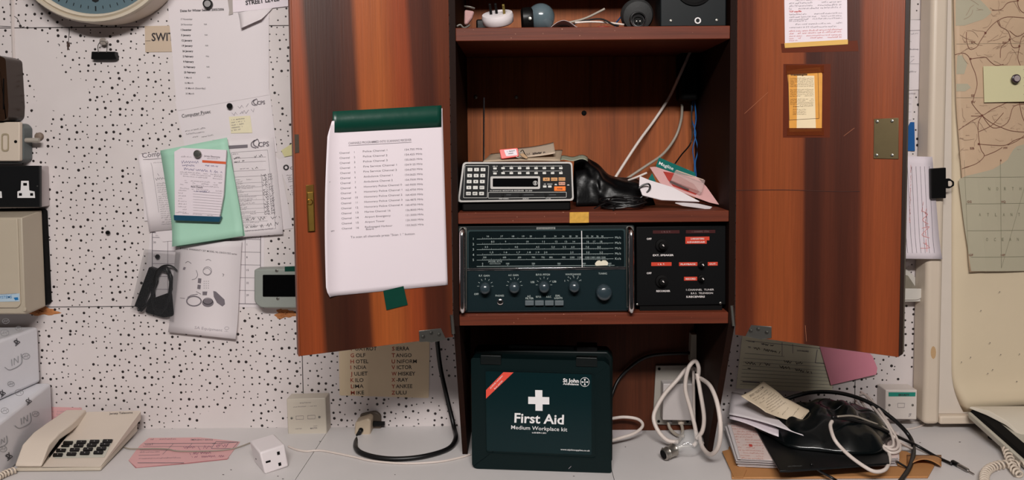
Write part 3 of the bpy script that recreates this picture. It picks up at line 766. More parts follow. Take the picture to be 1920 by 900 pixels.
for x, y, x2, y2, h_ in ((440, 297, 452, 295, 4), (478, 294, 498, 291, 5), (441, 304, 460, 301, 3), (474, 316, 486, 314, 5), (463, 411, 480, 409, 5), (486, 410, 500, 408, 6), (510, 408, 526, 406, 5), (463, 426, 486, 423, 4), (489, 424, 524, 418, 6)): ik.scrawl(x, y, x2, y2, h_, .7, rq)
for i in range(17): ik.scrawl(492 + i*.4, 329 + i*4.5, 502 + i*.4, 328 + i*4.5, 4.5, .6, rq); ik.scrawl(504 + i*.4, 327 + i*4.5, 511 + i*.4, 326 + i*4.5, 4, .5, rq)
ik.build('handwriting', INK, p6)

# green folder with the receipt pad on it
def gl(x, y): return .0130 + max(0, (y - 400)/50)**2*.011 + max(0, (x - 430)/30)**2*.002
gf = thing('green_folder', 'pale green paper folder pinned over the other sheets', 'folder')
sheet('front_flap', mat('mint_card', (158, 200, 178), .6, vary=.03), WP, [(306, 282), (430, 258), (463, 440), (334, 459)], gl, 8, 14, gf, .0004)
sheet('back_flap', mat('deep_mint_card', (128, 172, 150), .6, vary=.03), WP, [(330, 300), (435, 285), (463, 442), (336, 462)], .0110, 1, 1, gf, .0004)
rp = thing('receipt_pad', 'white receipt pad with orange bar and blue spine pinned on the green folder', 'notepad')
MB().prism(WP, [(337, 284), (350, 277), (433, 281), (432, 300), (428, 364), (420, 408), (338, 403)], .020, .026).build('paper_block', PAPERB, rp, bevel=.0006)
MB().prism(WP, [(336, 401), (424, 404), (420, 414), (337, 411)], .0185, .027).build('spine', mat('blue_spine', (22, 68, 92), .4, vary=.15), rp, bevel=.001)
ik = Ink(WP, .0265); ir = Ink(WP, .0266); ir.poly([(389, 299.5), (433, 302.5), (433, 307), (389, 304)])
ik.text('Jersey Electricity', 392, 293, 422, 295.5, 3, .01); ik.words(398, 297, 418, 298, 2, 1, rq); ik.words(350, 294, 370, 295, 2.6, 1, rq)
for y in (322, 325.5, 329.5, 337, 341, 345, 352): ik.words(348, y, 426, y+6, 2, .85, rq)
ik.text('Bank Details', 363, 349, 395, 352, 2.8, .03)
for y in range(356, 398, 5): ik.words(345, y, 360, y+.6, 2, .8, rq); ik.line(372, y+1, 425, y+5, .35)
ik.words(340, 397, 410, 403, 2, .9, rq)
ik.build('printed_text', INKG, rp); ir.build('orange_bar', mat('orange_print', (208, 92, 52), .6), rp)
ik = Ink(WP, .0268)
for x, y, x2, y2, h_ in ((351, 303, 383, 303, 5), (352, 309, 375, 310, 4), (351, 315, 426, 322, 4.5), (392, 309, 418, 311, 3), (374, 357, 402, 358, 3)): ik.scrawl(x, y, x2, y2, h_, .55, rq)
ik.build('handwriting', INKB, rp)

def roundpin(x, y, r, h, label, m, shaft=True, nm='push_pin'):
    t = thing(nm, label, 'pin')
    MB().lathe(WP.at(x, y, h), (0,-1,0), [(r*.9, .004), (r, .0045), (r*1.02, .007), (r*.8, .0085), (r*.75, .0078), (r*.1, .008)], 24).build('pin_head', m, t, smooth=True)
    MB().lathe(WP.at(x, y, h), (0,-1,0), [(.0012, .0003), (.0012, .0042)], 8).build('pin_shaft', STEEL, t)
    return t
GREYPIN = mat('grey_pin', (150, 146, 146), .4)
roundpin(393, 8.5, .0088, .0025, 'grey round pin with dark rim holding the dates list', GREYPIN)
MB().ring([WP.at(*p, .012) for p in circ(393, 8.5, 8.4, 28)], [WP.at(*p, .012) for p in circ(393, 8.5, 6.6, 28)], -.006, .0006, (0,-1,0)).build('pin_rim', BLACKP, ROOTS[-1])
roundpin(382.5, 288, .0080, .027, 'worn steel pin holding the receipt pad on green folder', STEEL)
roundpin(433.5, 199, .0060, .003, 'black round pin beside the faint handwritten time', BLACKP)
roundpin(298, 480, .0048, .0012, 'black pin on the calendar above the cable pouch', BLACKP)
roundpin(205, 435.5, .0045, .0002, 'single black pin alone in the dotted wall', BLACKP)

# equipment sheet
def el(x, y): return .0085 + max(0, (y - 590)/40)**2*.007
eq = thing('equipment_sheet', 'white sheet with line drawings of parts, lowest in the pinned papers', 'sheet of paper')
sheet('paper', PAPER, WP, [(334, 452), (456, 451), (447, 632), (320, 620)], el, 2, 14, eq)
ik = Ink(WP, lambda x, y: el(x, y) + .0005)
ik.text('8 TOOL WARRANTY SET MODEL NL-330/331/332 series', 341, 466, 447, 477, 3.2, .02)
ik.build('printed_text', INK, eq)
ik = Ink(WP, lambda x, y: el(x, y) + .0006); ig = Ink(WP, lambda x, y: el(x, y) + .0005)
ig.path([(351, 492), (356, 489), (362, 493)], 1, 3); ig.path([(389, 487), (394, 485), (399, 488)], .8, 3)
ig.poly([(348, 499), (352, 500), (350, 505), (346, 504)])
ig.path([(371, 505), (374, 514), (370, 521), (363, 523)], .9, 4); ig.circle(392, 507, 8, .9, 16); ig.path([(385, 505), (392, 501), (399, 508), (393, 514), (386, 511)], .8, 2); ig.path([(420, 512), (423, 513), (421, 517)], .9)
ig.poly([(375, 520), (381, 521), (380, 530), (374, 529)]); ig.poly([(374, 532), (380, 533), (379, 541), (373, 540)]); ig.poly([(383, 545), (392, 545), (391, 552), (383, 552)])
for i in range(3):
    for j in range(4): ig.poly(circ(386 + i*4, 526 + j*4.2, .8, 6))
ig.circle(367, 563, 13.5, 2.4, 24, 9); ig.poly(circ(393, 566, 11, 18, 8)); ig.circle(393, 563, 9, 1, 16, 6)
ig.poly([(403, 544), (408, 545), (424, 560), (425, 569), (420, 573), (410, 566), (404, 555)])
ig.path([(341, 557), (350, 558)], .9); ig.path([(355, 556), (362, 552), (374, 550)], 1.4); ig.path([(371, 545), (380, 550)], 1)
ig.build('line_drawing', INKG, eq)
ik = Ink(WP, lambda x, y: el(x, y) + .0006); ik.text('SA Equipment', 369, 614, 421, 619, 5, .0)
ik.circle(429, 613, 4, .7, 14, 2.6); ik.words(425, 619, 433, 620, 2, 1, rq); ik.build('printed_logo', INKL, eq)

# clear pouch with black cable
pch = thing('cable_pouch', 'clear zip bag of coiled black cable pinned by the calendar', 'pouch')
sheet('plastic_bag', mat('clear_plastic', (70, 70, 72), .18, alpha=.16, spec=1.0, bump=.6, bscale=50), WP, [(278, 465), (345, 470), (332, 600), (252, 576)], .017, 1, 1, pch, .0004)
rz = random.Random(4)
def loopc(n, cx_, cy_, rx, ry, r, h0, rot=0.0, nm='cable_loop'):
    for i in range(n):
        p = []; a0 = rz.uniform(0, 6)
        for j in range(15):
            a = a0 + 2*math.pi*j/14*1.0
            x = rx*math.cos(a)*rz.uniform(.86, 1.08); y = ry*math.sin(a)*rz.uniform(.9, 1.06)
            p.append(WP.at(cx_ + x*math.cos(rot) - y*math.sin(rot), cy_ + x*math.sin(rot) + y*math.cos(rot), h0 + .0105*abs(math.sin(a*1.5+i))))
        MB().tube(p, r, 6, 3).build(nm, BCABLE, pch, smooth=True)
loopc(9, 308, 543, 17, 42, .0021, .0035, .12)
loopc(4, 282, 548, 8, 36, .0021, .0035, .42)
MB().tube([WP.at(x, y, .016) for x, y in ((296, 535), (299, 510), (311, 497), (327, 496), (338, 505))], .0020, 8, 4).build('cable_loop', BCABLE, pch, smooth=True)
MB().prism(WP, rpoly([(286, 498), (301, 503), (273, 575), (258, 572)], 3), .003, .0165).build('plug_body', BLACKP, pch, bevel=.002)
MB().prism(WP, rpoly([(284, 560), (326, 545), (330, 590), (312, 594), (276, 584)], 5), .002, .012).build('power_brick', BLACKP, pch, bevel=.003)

# small grey speaker box half behind the left door
sk = thing('intercom_box', 'grey box with black screen and green tape half behind the left door', 'electrical box')
MB().prism(WP, rpoly([(487, 500), (600, 497), (600, 571), (498, 571), (487, 560)], [4, 0, 0, 8, 6]), .0008, .035).build('housing', mat('grey_housing', (138, 142, 136), .45), sk, bevel=.003)
pf = yplane(WALL - .035)
MB().prism(pf, rrect(493, 515, 600, 556, 2), .0002, .0018).build('screen', mat('black_gloss', (4, 4, 4), .15), sk, bevel=.0005)
for x, y in ((519, 507.5), (521, 560)):
    b = MB(); screwhead(b, pf.at(x, y, .0002), pf.n, .0035); b.build('screw', STEEL, sk)
card('tape_strip', GTAPE, pf, [(534, 500), (600, 497), (600, 508), (534, 509)], .0002, .0005, sk)
MB().prism(WP, [(500, 572), (600, 572), (600, 578), (532, 578), (530, 576)], .001, .012).build('mounting_foot', CREAM, sk)

# ------------------------------------------------------------------ electrical boxes at the left edge
bx = thing('brown_bakelite_box', 'dark brown rounded box with domed top at the left edge', 'electrical box')
q = yplane(WALL - .05)
MB().prism(WP, rpoly([(-60, 115), (4, 107), (26, 108), (42, 114), (47, 200), (46, 222), (38, 228), (-60, 228)], [0, 6, 6, 6, 0, 5, 6, 0]), .0006, .052).build('housing', mat('bakelite', (46, 30, 20), .28, vary=.25, scale=12), bx, bevel=.006, seg=3)
MB().prism(yplane(WALL - .0525), rrect(6, 147, 8, 205, 1), .0001, .0012).build('groove_line', BLACKP, bx)
fs = thing('fused_switch', 'cream fused switch plate on a grey back box with a metal lever', 'switch')
MB().prism(WP, rpoly([(-60, 232), (55, 232), (62, 240), (62, 300), (52, 306), (-60, 306)], [0, 5, 3, 5, 5, 0]), .0006, .032).build('back_box', mat('grey_metal_box', (92, 98, 98), .5), fs, bevel=.003)
q = yplane(WALL - .0325)
MB().prism(q, rrect(-60, 229, 43, 302, 3), .0002, .011).build('face_plate', CREAM, fs, bevel=.002)
q2 = yplane(WALL - .0437)
MB().ring([q2.at(*p) for p in rrect(3, 250, 17, 284, 6)], [q2.at(*p) for p in rrect(5.5, 253, 14.5, 281, 4)], 0, .0012, (0,-1,0)).build('indicator_ring', mat('worn_cream', (160, 146, 122), .5), fs)
MB().lathe(q2.at(29.5, 265.5), (0,-1,0), [(.0032, 0), (.003, .001), (.001, .0012)], 12).build('screw', BLACKP, fs)
MB().tube([WP.at(54, 263, .022), WP.at(70, 263, .024), WP.at(86, 263, .022)], .0052, 10, 3).build('lever', mat('pale_metal', (176, 168, 158), .35, .3), fs, smooth=True)
MB().lathe(WP.at(75, 256, .0006), (0,-1,0), [(.009, 0), (.008, .006), (.004, .008)], 16).build('lever_bracket', mat('rusty_bracket', (120, 104, 92), .6, vary=.2), fs, smooth=True)
so = thing('double_socket', 'black double wall socket with white inserts on a pale back box', 'power socket')
MB().prism(WP, [(-80, 311), (92, 311), (94, 386), (-80, 390)], .0006, .040).build('back_box', mat('pale_box', (182, 172, 172), .5), so, bevel=.002)
q = yplane(WALL - .0405)
MB().prism(q, rrect(-80, 310.5, 79, 388, 1.5), .0002, .008).build('face_plate', mat('socket_black', (20, 20, 21), .35), so, bevel=.0012)
q = yplane(WALL - .0487)
for dx in (0, -62):
    o = MB().prism(q, [(40+dx, 339), (54+dx, 339), (55+dx, 357), (65+dx, 359), (66+dx, 371), (33+dx, 371), (33+dx, 359), (39+dx, 357)], .0001, .0006).build('socket_insert', WHITE, so)
    for pts in (rrect(44+dx, 343, 51+dx, 348, .6), rrect(36+dx, 362, 41.5+dx, 367, .6), rrect(57+dx, 362, 62.5+dx, 367, .6)):
        MB().prism(q, pts, .0007, .0009).build('pin_slot', BLACKP, o)
MB().lathe(q.at(70, 349), (0,-1,0), [(.0016, 0), (.0014, .0006), (.0005, .0008)], 10).build('screw', STEEL, so)
en = thing('beige_enclosure', 'large beige metal enclosure with sloping side and blue sticker at left edge', 'electrical box')
b = MB(); A = [WP.at(x, y, .0165) for x, y in ((-120, 396), (88, 393), (95, 571), (60, 586), (-120, 588))]
q = yplane(WALL - .088)
B_ = [q.at(x, y) for x, y in ((-120, 409), (41, 408), (47, 587), (46, 588), (-120, 588))]
b.loft(B_, A); b.build('housing', BEIGE, en, bevel=.003)
MB().prism(WP, rpoly([(-120, 391), (86, 391), (90, 395), (98, 566), (94, 570), (-120, 590)], 2), .0006, .016).build('back_gasket', BLACKM, en, bevel=.001)
q = yplane(WALL - .0885)
MB().prism(q, rpoly([(-120, 411), (34, 410), (40, 570), (34, 577), (-120, 577)], [0, 2, 3, 3, 0]), .0002, .0030).build('lid', mat('beige_lid', (184, 171, 152), .42, vary=.03), en, bevel=.0015)
q = yplane(WALL - .0920)
stk = card('sticker', mat('pale_blue_sticker', (176, 196, 210), .4), q, [(-10, 553), (37, 550), (37, 565), (-10, 566)], .0002, .0005, en)
Ink(q, .0009).text('SYSTEMS', -3, 560, 23, 559, 5, .04).poly([(26, 558), (34, 557), (35, 562), (29, 563)]).words(-4, 553, 32, 551, 1.8, 1, rq).build('lettering', mat('sticker_blue', (26, 110, 170), .5), stk)
MB().lathe(yplane(WALL - .0885).at(45.5, 580), (0,-1,0), [(.0048, 0), (.0042, .0018), (.002, .002)], 14).build('screw', BEIGE, en)
# ================================================================== CABINET CONTENTS
# ---- communications receiver
RD = FRONT + .016
rc = thing('communications_receiver', 'dark green vintage radio receiver with glass tuning dial and chrome handles', 'radio')
RGREEN = mat('receiver_green', (12, 29, 33), .5, spec=.2, vary=.06, bump=.06, bscale=300)
RFRAME = mat('receiver_frame', (20, 27, 28), .4, spec=.3, vary=.05)
fp = yplane(RD)
b0 = P(858, 583, RD); b1 = P(1190, 583, RD); t0 = P(860, 424, RD)
zb = zl_top + .0045; zt = t0.z
MB().box((b0.x + .003, RD + .001, zb), (b1.x - .003, RD + .20, zt)).build('case', RFRAME, rc, bevel=.002)
for x in (b0.x + .02, b1.x - .035):
    for y in (RD + .02, RD + .17):
        MB().box((x, y, zl_top + .0002), (x + .015, y + .015, zb)).build('foot', BLACKM, rc)
out = rpoly([(858, 423), (1189, 421), (1190, 583), (860, 585)], 5)
MB().prism(fp, out, 0, .006).build('front_frame', RFRAME, rc, bevel=.0015)
q = yplane(RD - .0062)
MB().prism(q, rpoly([(876, 506), (1174, 504), (1175, 581), (876, 584)], 2), .0001, .0022).build('control_panel', RGREEN, rc, bevel=.0004)
dial = MB().prism(q, rpoly([(879, 434), (1169, 431.5), (1170, 501), (879, 504)], 4), .0001, .0016).build('dial_glass', mat('dial_glass_dark', (14, 23, 25), .12, vary=.05, coat=.3), rc, bevel=.0004)
MB().prism(q, [(876, 502.5), (1172, 499.5), (1172, 504), (876, 507)], .0004, .0042).build('chrome_strip', CHROME, rc, bevel=.0005)
MB().prism(q, [(877, 583), (1175, 580.5), (1175, 582), (877, 584.5)], .0002, .0025).build('chrome_strip', CHROME, rc)
MB().ring([q.at(*p) for p in rpoly([(876, 431), (1172, 428.5), (1173, 504), (876, 507)], 5)], [q.at(*p) for p in rpoly([(879, 434), (1169, 431.5), (1170, 501), (879, 504)], 4)], .0001, .003, (0,-1,0)).build('dial_surround', mat('surround_teal', (36, 52, 54), .35), rc)
ik = Ink(q, .0021)
sc = [(445.5, 1, [('16', 915), ('17', 941), ('18', 962), ('19', 981), ('20', 995), ('22', 1021), ('24', 1041), ('26', 1056), ('28', 1069), ('30', 1081), ('32', 1101), ('34', 1110), ('36', 1120), ('38', 1129)]),
      (455.5, 2, [('8.5', 924), ('9', 948), ('10', 989), ('11', 1019), ('12', 1043), ('13', 1061), ('14', 1076), ('16', 1102), ('17', 1114), ('18', 1127)]),
      (465.5, 3, [('3.5', 912), ('4.0', 968), ('4.5', 1008), ('5.0', 1037), ('5.5', 1058), ('6.0', 1074), ('7.0', 1101), ('8.0', 1123)]),
      (475.5, 4, [('1.5', 922), ('1.6', 948), ('1.7', 972), ('1.8', 992), ('1.9', 1008), ('2.0', 1023), ('2.5', 1072), ('3.0', 1102), ('3.5', 1127)]),
      (485, 5, [('550', 909), ('600', 946), ('650', 974), ('700', 1000), ('750', 1018), ('800', 1033), ('900', 1057), ('1000', 1073), ('1100', 1087), ('1200', 1101), ('1300', 1111), ('1400', 1121), ('1500', 1131)])]
for y, n_, mk in sc:
    ik.text(str(n_), 886, y + 4, 889.2, y + 4, 4.2); ik.line(894, y + 2.4, 1150, y - .2, .55)
    for t_, x in mk: ik.text(t_, x - 1.7*len(t_)*.6, y - 1.2 , x + 1.7*len(t_)*.6, y - 1.2, 3.2)
    for i in range(72):
        x = 905 + i*3.3; ik.line(x, y + 2.0, x, y + (.4 if i % 5 else -.6), .35)
    ik.text('Kc/s' if n_ == 5 else 'Mc/s', 1153, y + 1.6, 1164, y + 1.4, 4.2)
ik.line(894, 499.3, 1152, 497, .7)
for t_, x in (('0', 905), ('100', 952), ('200', 1000), ('300', 1048), ('400', 1095), ('500', 1143)): ik.text(t_, x-3 if len(t_) > 1 else x-1, 495.5, x+3 if len(t_) > 1 else x+1, 495.5, 3.2); ik.line(x, 499, x, 496.2, .7)
ik.text('MODEL EC10', 916, 492, 941, 491.6, 3.4); ik.text('MADE IN ENGLAND', 918, 495.2, 939, 495, 1.8)
ik.build('dial_scale', mat('scale_white', (158, 170, 168), .5), dial)
MB().prism(q, [(1089.5, 432.5), (1091, 432.5), (1092, 501), (1090.6, 501)], .0024, .0032).build('tuning_pointer', WHITE, rc)
MB().prism(q, rpoly([(1115, 494), (1119, 489), (1124, 487.5), (1127, 490), (1130, 487.5), (1136, 488), (1140, 492), (1139, 497), (1117, 498)], 1.5), .0018, .0026).build('tape_fragment', mat('torn_paper', (214, 206, 186), .7, vary=.1, scale=200), rc)
q = yplane(RD - .0085)
ik = Ink(q, .0004)
for t_, x, y, w_ in (('R.F. GAIN', 898, 518.5, 20), ('A.F. GAIN', 953, 517.5, 19), ('B.F.O. PITCH', 1005, 516.5, 26), ('WAVECHANGE', 1060, 516, 29), ('TUNING', 1122, 514.5, 16), ('OFF', 889, 553, 8.5), ('PHONES', 929, 556, 16), ('USB', 995, 530.5, 7), ('LSB', 1036, 529.5, 7), ('A.F.', 988.5, 557, 7), ('FILTER', 985.5, 561, 15), ('B.F.O.', 1005, 558, 10), ('A.G.C.', 1024, 558, 10), ('DIAL', 1041.5, 556, 9), ('LIGHTS', 1039.5, 560.5, 15)):
    ik.text(t_, x, y, x + w_, y - w_*.005, 3.4, .012)
KN = [(910, 539, 10.8), (964.5, 537.5, 10.8), (1020, 536.5, 10.8), (1076, 536, 10.8), (1131.5, 546.5, 15.5)]
for i, (x, y, r) in enumerate(KN[:4]):
    for a in ((-90, -60, -30, 0, 30, 60, 90) if i < 3 else (-55, -30, 0, 30, 55)):
        c_, s_ = math.sin(math.radians(a)), math.cos(math.radians(a)); k = -2.5
        ik.line(x + c_*(r+1), y + k - s_*(r+1), x + c_*(r+4.5), y + k - s_*(r+4.5), .6)
for n_, x, y in (('5', 1058, 528), ('4', 1064.5, 521), ('3', 1073.5, 519), ('2', 1083, 520.5), ('1', 1088.5, 527)): ik.text(n_, x, y, x + 1.8, y, 3)
ik.build('panel_lettering', mat('label_white', (170, 180, 176), .5), rc)
KM = mat('knob_grey', (44, 56, 62), .25, vary=.05, coat=.5)
for x, y, r in KN:
    rr_ = r*FRONT/F_PX
    k = MB().lathe(q.at(x, y), (0,-1,0), [(rr_*.9, .0005), (rr_, .003), (rr_*.98, .012), (rr_*.86, .0165), (rr_*.55, .019), (rr_*.1, .0198)], 32).build('control_knob', KM, rc, smooth=True)
jk = MB().lathe(q.at(938, 565.5), (0,-1,0), [(.0055, .0004), (.0055, .003), (.004, .004), (.0032, .0041), (.0031, .002)], 20).build('phones_jack', CHROME, rc, smooth=True)
MB().lathe(q.at(938, 565.5, .0025), (0,-1,0), [(.0030, 0), (.0030, .0003)], 16).build('jack_hole', BLACKM, jk)
for x in (984.5, 1003, 1021.5, 1040):
    MB().prism(q, [(x, 562.5), (x+16.5, 562.3), (x+16.5, 571.3), (x, 571.5)], .0004, .007).build('push_button', mat('button_grey', (88, 96, 100), .4), rc, bevel=.0008)
for x in (868.5, 1180):
    xx = x - (.5 if x < 900 else 0)
    h_ = MB(); h_.tube([q.at(xx, 432 if x < 900 else 430, .001), q.at(xx, 434, .014), q.at(xx, 440, .022), q.at(xx + .2, 505, .022), q.at(xx + .6, 570, .022), q.at(xx + .6, 576, .014), q.at(xx + .6, 578, .001)], .0052, 14, 5)
    h_.build('carry_handle', CHROME, rc, smooth=True)
MB().ring([q.at(*p, -.0025) for p in rrect(1174, 424, 1188, 582, 5)], [q.at(*p, -.0025) for p in rrect(1176, 427, 1186, 579, 4)], 0, .002, (0,-1,0)).build('handle_plate', STEEL, rc)
MB().ring([q.at(*p, -.0025) for p in rrect(861, 426, 875, 584, 5)], [q.at(*p, -.0025) for p in rrect(863, 429, 873, 581, 4)], 0, .002, (0,-1,0)).build('handle_plate', STEEL, rc)
q = yplane(RD - .0062)
nm_ = card('name_badge', mat('badge_silver', (176, 180, 176), .35, .6), q, [(1006, 426), (1041, 425.7), (1041, 430.6), (1006, 431)], .0002, .0010, rc)
Ink(q, .0014).text('EDDYSTONE', 1008, 430, 1039.5, 429.7, 3.2, .03).build('lettering', INK, nm_)
MB().box((-.055 + P(1023, 400, RD).x + .02, RD + .02, zt + .0002), (P(1023, 400, RD).x + .03, RD + .12, zt + .004)).build('vent_grille', BLACKM, rc)

# ---- black switching panel
sw = thing('switching_panel', 'matt black control box with red and white label tapes right of the receiver', 'control box')
zbx = P(1270, 573, RD).z
MB().prism(yplane(RD), [(1193, 425), (1361, 423), (1361, 571.5), (1193, 574)], -.16, 0).build('case', mat('panel_black', (7, 7, 8), .6, spec=.15), sw, bevel=.0015)
MB().box((P(1200, 500, RD).x, RD + .002, zl_top + .0002), (P(1355, 500, RD).x, RD + .15, P(1361, 572, RD).z - .001)).build('plinth', BLACKM, sw)
q = yplane(RD); RT = mat('red_label_tape', (196, 66, 48), .35); RTD = mat('dark_red_tape', (60, 20, 20), .4)
LW = mat('embossed_white', (214, 206, 204), .5)
def tape(pts, txt, m=RT, tm=LW):
    o = card('label_tape', m, q, pts, .0002, .0006, sw)
    (x0, y0), (x1, y1), (x2, y2), (x3, y3) = pts
    Ink(q, .0010).text(txt, x0 + 3, y3 - 1.7, x1 - 3, y2 - 1.7, 3.0, .02).build('embossed_text', tm, o)
DIM = mat('dim_print', (112, 84, 84), .5)
tape([(1224, 432), (1274, 431.5), (1274, 437.5), (1224, 438)], '1. R. S. T.', RTD, DIM)
tape([(1286, 431.5), (1341, 431), (1341, 436.8), (1286, 437.5)], '1. SHARPE  STN.', RTD, DIM)
tape([(1285, 444), (1330, 443.5), (1330, 450.5), (1285, 450.8)], '2.REGISTERS')
tape([(1285, 450.9), (1325, 450.7), (1325, 456.8), (1285, 457)], '4.SHAREDAIR')
tape([(1221, 491.8), (1259, 491.5), (1259, 498.3), (1221, 498.6)], '1. R. T.')
tape([(1273, 491.8), (1307.5, 491.5), (1307.5, 498.3), (1273, 498.6)], 'PLAYBACK')
tape([(1327, 491.3), (1345.5, 491), (1345.5, 497.8), (1327, 498.1)], 'OUT.')
tape([(1282.5, 519), (1307, 518.8), (1307, 525.8), (1282.5, 526)], 'RECORD')
ik = Ink(q, .0006)
for t_, x, y, w_ in (('OFF', 1212.5, 449.5, 9), ('EXT. SPEAKER', 1224, 480.2, 39), ('OFF', 1212.5, 513.8, 9), ('RECORDER', 1230.5, 547.3, 26), ('1.CHANNEL  TUNER', 1286.5, 545, 52), ('B.R.S.  TELEVISION', 1286.5, 551.5, 59), ('5.RECEIVERS', 1286.5, 558, 35)):
    ik.text(t_, x, y, x + w_, y - w_*.01, 3.3, .03)
ik.build('printed_text', LW, sw)
def rotary(x, y, r=.012):
    k = MB().lathe(q.at(x, y), (0,-1,0), [(r, .0004), (r, .006), (r*.6, .007), (r*.55, .014), (r*.3, .015)], 20).build('rotary_switch', BLACKM, sw, smooth=True)
    MB().prism(q, [(x - 1.5, y - 2), (x + .5, y - 3), (x + 2.5, y), (x + 1.5, y + 1)], .0151, .0156).build('pointer_mark', LW, k)
for x, y in ((1240, 459), (1240, 526), (1314, 495), (1314, 521)): rotary(x, y, .011 if x < 1300 else .006)
b = MB(); screwhead(b, q.at(1194.8, 571, .0002), q.n, .0022); b.build('screw', STEEL, sw)
b = MB(); screwhead(b, q.at(1351, 568.5, .0002), q.n, .0026); b.build('screw', STEEL, sw)

# ---- scanner
sn = thing('scanner', 'black desktop scanning receiver with pale rim, keypad and orange button on middle shelf', 'scanner')
f0 = P(967, 378, FRONT + .020); f1 = P(967, 303, FRONT + .024)
SPN = Plane(f0, (1, 0, 0), f1 - f0)
outl = rpoly([(868, 304), (1073, 303.5), (1076, 376.5), (858, 379.5)], 7, 5)
inl = rpoly([(871.5, 307.5), (1070, 307), (1072.5, 373), (862, 376)], 5, 5)
MB().prism(SPN, outl, -.016, 0).build('front_body', mat('scanner_black', (18, 18, 19), .4), sn, bevel=.001)
MB().ring([SPN.at(*p) for p in outl], [SPN.at(*p) for p in inl], .0001, .003, SPN.n).build('rim', mat('rim_silver', (188, 184, 180), .35, .2), sn, bevel=.0006)
A = [SPN.at(*p, -.0162) for p in [(872, 306), (1070, 305.5), (1072, 375), (864, 377)]]
MB().loft(A, [p + V((0, .15, 0)) for p in A]).build('case', BLACKP, sn, bevel=.002)
MB().prism(SPN, [(867, 308), (1071.5, 307), (1073.5, 374), (860.5, 377)], .0001, .0008).build('face_panel', mat('face_black', (10, 11, 12), .45, spec=.25), sn)
lo_ = min(p.z for p in A)
MB().box((SPN.at(866, 378).x, FRONT + .024, zm_top + .0002), (SPN.at(1070, 378).x, FRONT + .15, lo_ - .0005)).build('tilt_base', BLACKM, sn, bevel=.003)
for x in ():
    MB().box((x, FRONT + .022, zm_top + .0002), (x + .012, FRONT + .034, lo_ + .004)).build('foot', BLACKM, sn)
    MB().box((x, FRONT + .165, zm_top + .0002), (x + .012, FRONT + .177, lo_ + .002)).build('foot', BLACKM, sn)
K = lambda x, y: (850 + x*260/1800, 270 + y*130/900)
def KP_(pts): return [K(*p) for p in pts]
ink = Ink(SPN, .0012)
ink.frame(rpoly(KP_([(152, 281), (460, 281), (440, 698), (133, 698)]), 1.2, 2), .7)
ink.frame(rpoly(KP_([(455, 628), (1467, 624), (1466, 692), (453, 702)]), 1, 2), .7)
for i, y in ((0, 288), (1, 353)):
    ink.line(*K(650, y+1), *K(1410, y-3), .55)
    for j in range(8): x = 640 + j*108.5; ink.text(str(j + 1 + 8*i), *K(x, y+8), *K(x + 14, y+8), 2)
    ink.text('SER 17' if i == 0 else 'SCN 18', *K(512, y+9), *K(575, y+8), 2, .02)
ink.text('SCANNING MONITOR RECEIVER  SX-200', *K(475, 616), *K(1023, 614), 2.7, .03)
for t_, x in (('FINE TUNING', 595), ('SQUELCH', 900), ('VOLUME', 1198)): ink.text(t_, *K(x, 716), *K(x + len(t_)*11, 715), 1.8, .02)
ink.text('AM', *K(1172, 527), *K(1200, 527), 2, .02); ink.text('SEARCH', *K(1220, 527), *K(1284, 527), 2, .02)
ink.poly(KP_([(1313, 535), (1318, 517), (1340, 517), (1347, 535)])); ink.poly(KP_([(1474, 538), (1482, 526), (1500, 526), (1508, 538)]))
ink.build('panel_lettering', mat('scanner_print', (200, 198, 194), .5), sn)
KEYC = mat('key_white', (206, 204, 198), .4)
def key(x, y, w_, h_, m, txt=None, th=.0022, nm='key'):
    o = MB().prism(SPN, rpoly(KP_([(x, y), (x+w_, y), (x+w_, y+h_), (x, y+h_)]), .7, 2), .0009, th).build(nm, m, sn, bevel=.0003)
    if txt: Ink(SPN, th + .0003).text(txt, *K(x + w_*.5 - 7*len(txt), y + h_*.68), *K(x + w_*.5 + 7*len(txt), y + h_*.68), 2.6, .03).build('legend', INK, o)
for r_, row in enumerate((('1', '2', '3'), ('4', '5', '6'), ('7', '8', '9'), ('0', '.', 'ENT'), ('L/O', 'SET', 'UP'))):
    for c_, t_ in enumerate(row): key(186 - r_*5 + c_*85, 311 + r_*77.5, 62, 44, KEYC, t_)
for r_ in range(2):
    key(518, 305 + r_*65, 46, 26, KEYC)
    for j in range(8): key(623 + j*107, 301 + r_*64, 46, 27, KEYC)
TAN = mat('key_tan', (206, 150, 96), .4); ORG = mat('key_orange', (235, 120, 44), .35); PNK = mat('key_pink', (206, 150, 128), .4)
key(1163, 436, 88, 44, TAN, 'A.F'); key(1266, 436, 86, 43, TAN, 'SCAN 1'); key(1365, 434, 88, 43, TAN, 'SCAN 2'); key(1367, 492, 84, 43, PNK, 'PR.ON')
key(1308, 550, 148, 60, ORG, 'POWER', .003, 'power_button'); key(1163, 538, 46, 28, KEYC); key(1229, 538, 46, 28, KEYC)
o = MB().prism(SPN, rpoly(KP_([(500, 436), (1110, 434), (1112, 568), (500, 568)]), 1.5, 3), .0009, .0012).build('display_window', mat('display_black', (6, 6, 7), .12), sn)
MB().ring([SPN.at(*p) for p in rpoly(KP_([(482, 420), (1126, 418), (1126, 584), (482, 584)]), 3, 4)], [SPN.at(*p) for p in rpoly(KP_([(512, 446), (1100, 444), (1100, 556), (512, 556)]), 1.5, 4)], .0012, .0026, SPN.n).build('display_frame', MATS['rim_silver'], sn)
ik = Ink(SPN, .0016)
for dx in (-9, -3, 3, 9): ik.line(*K(1063 + dx, 485), *K(1063 + dx, 529), .55)
ik.circle(*K(1063, 507), 4, .6, 16); ik.build('display_emblem', MATS['scanner_print'], o)
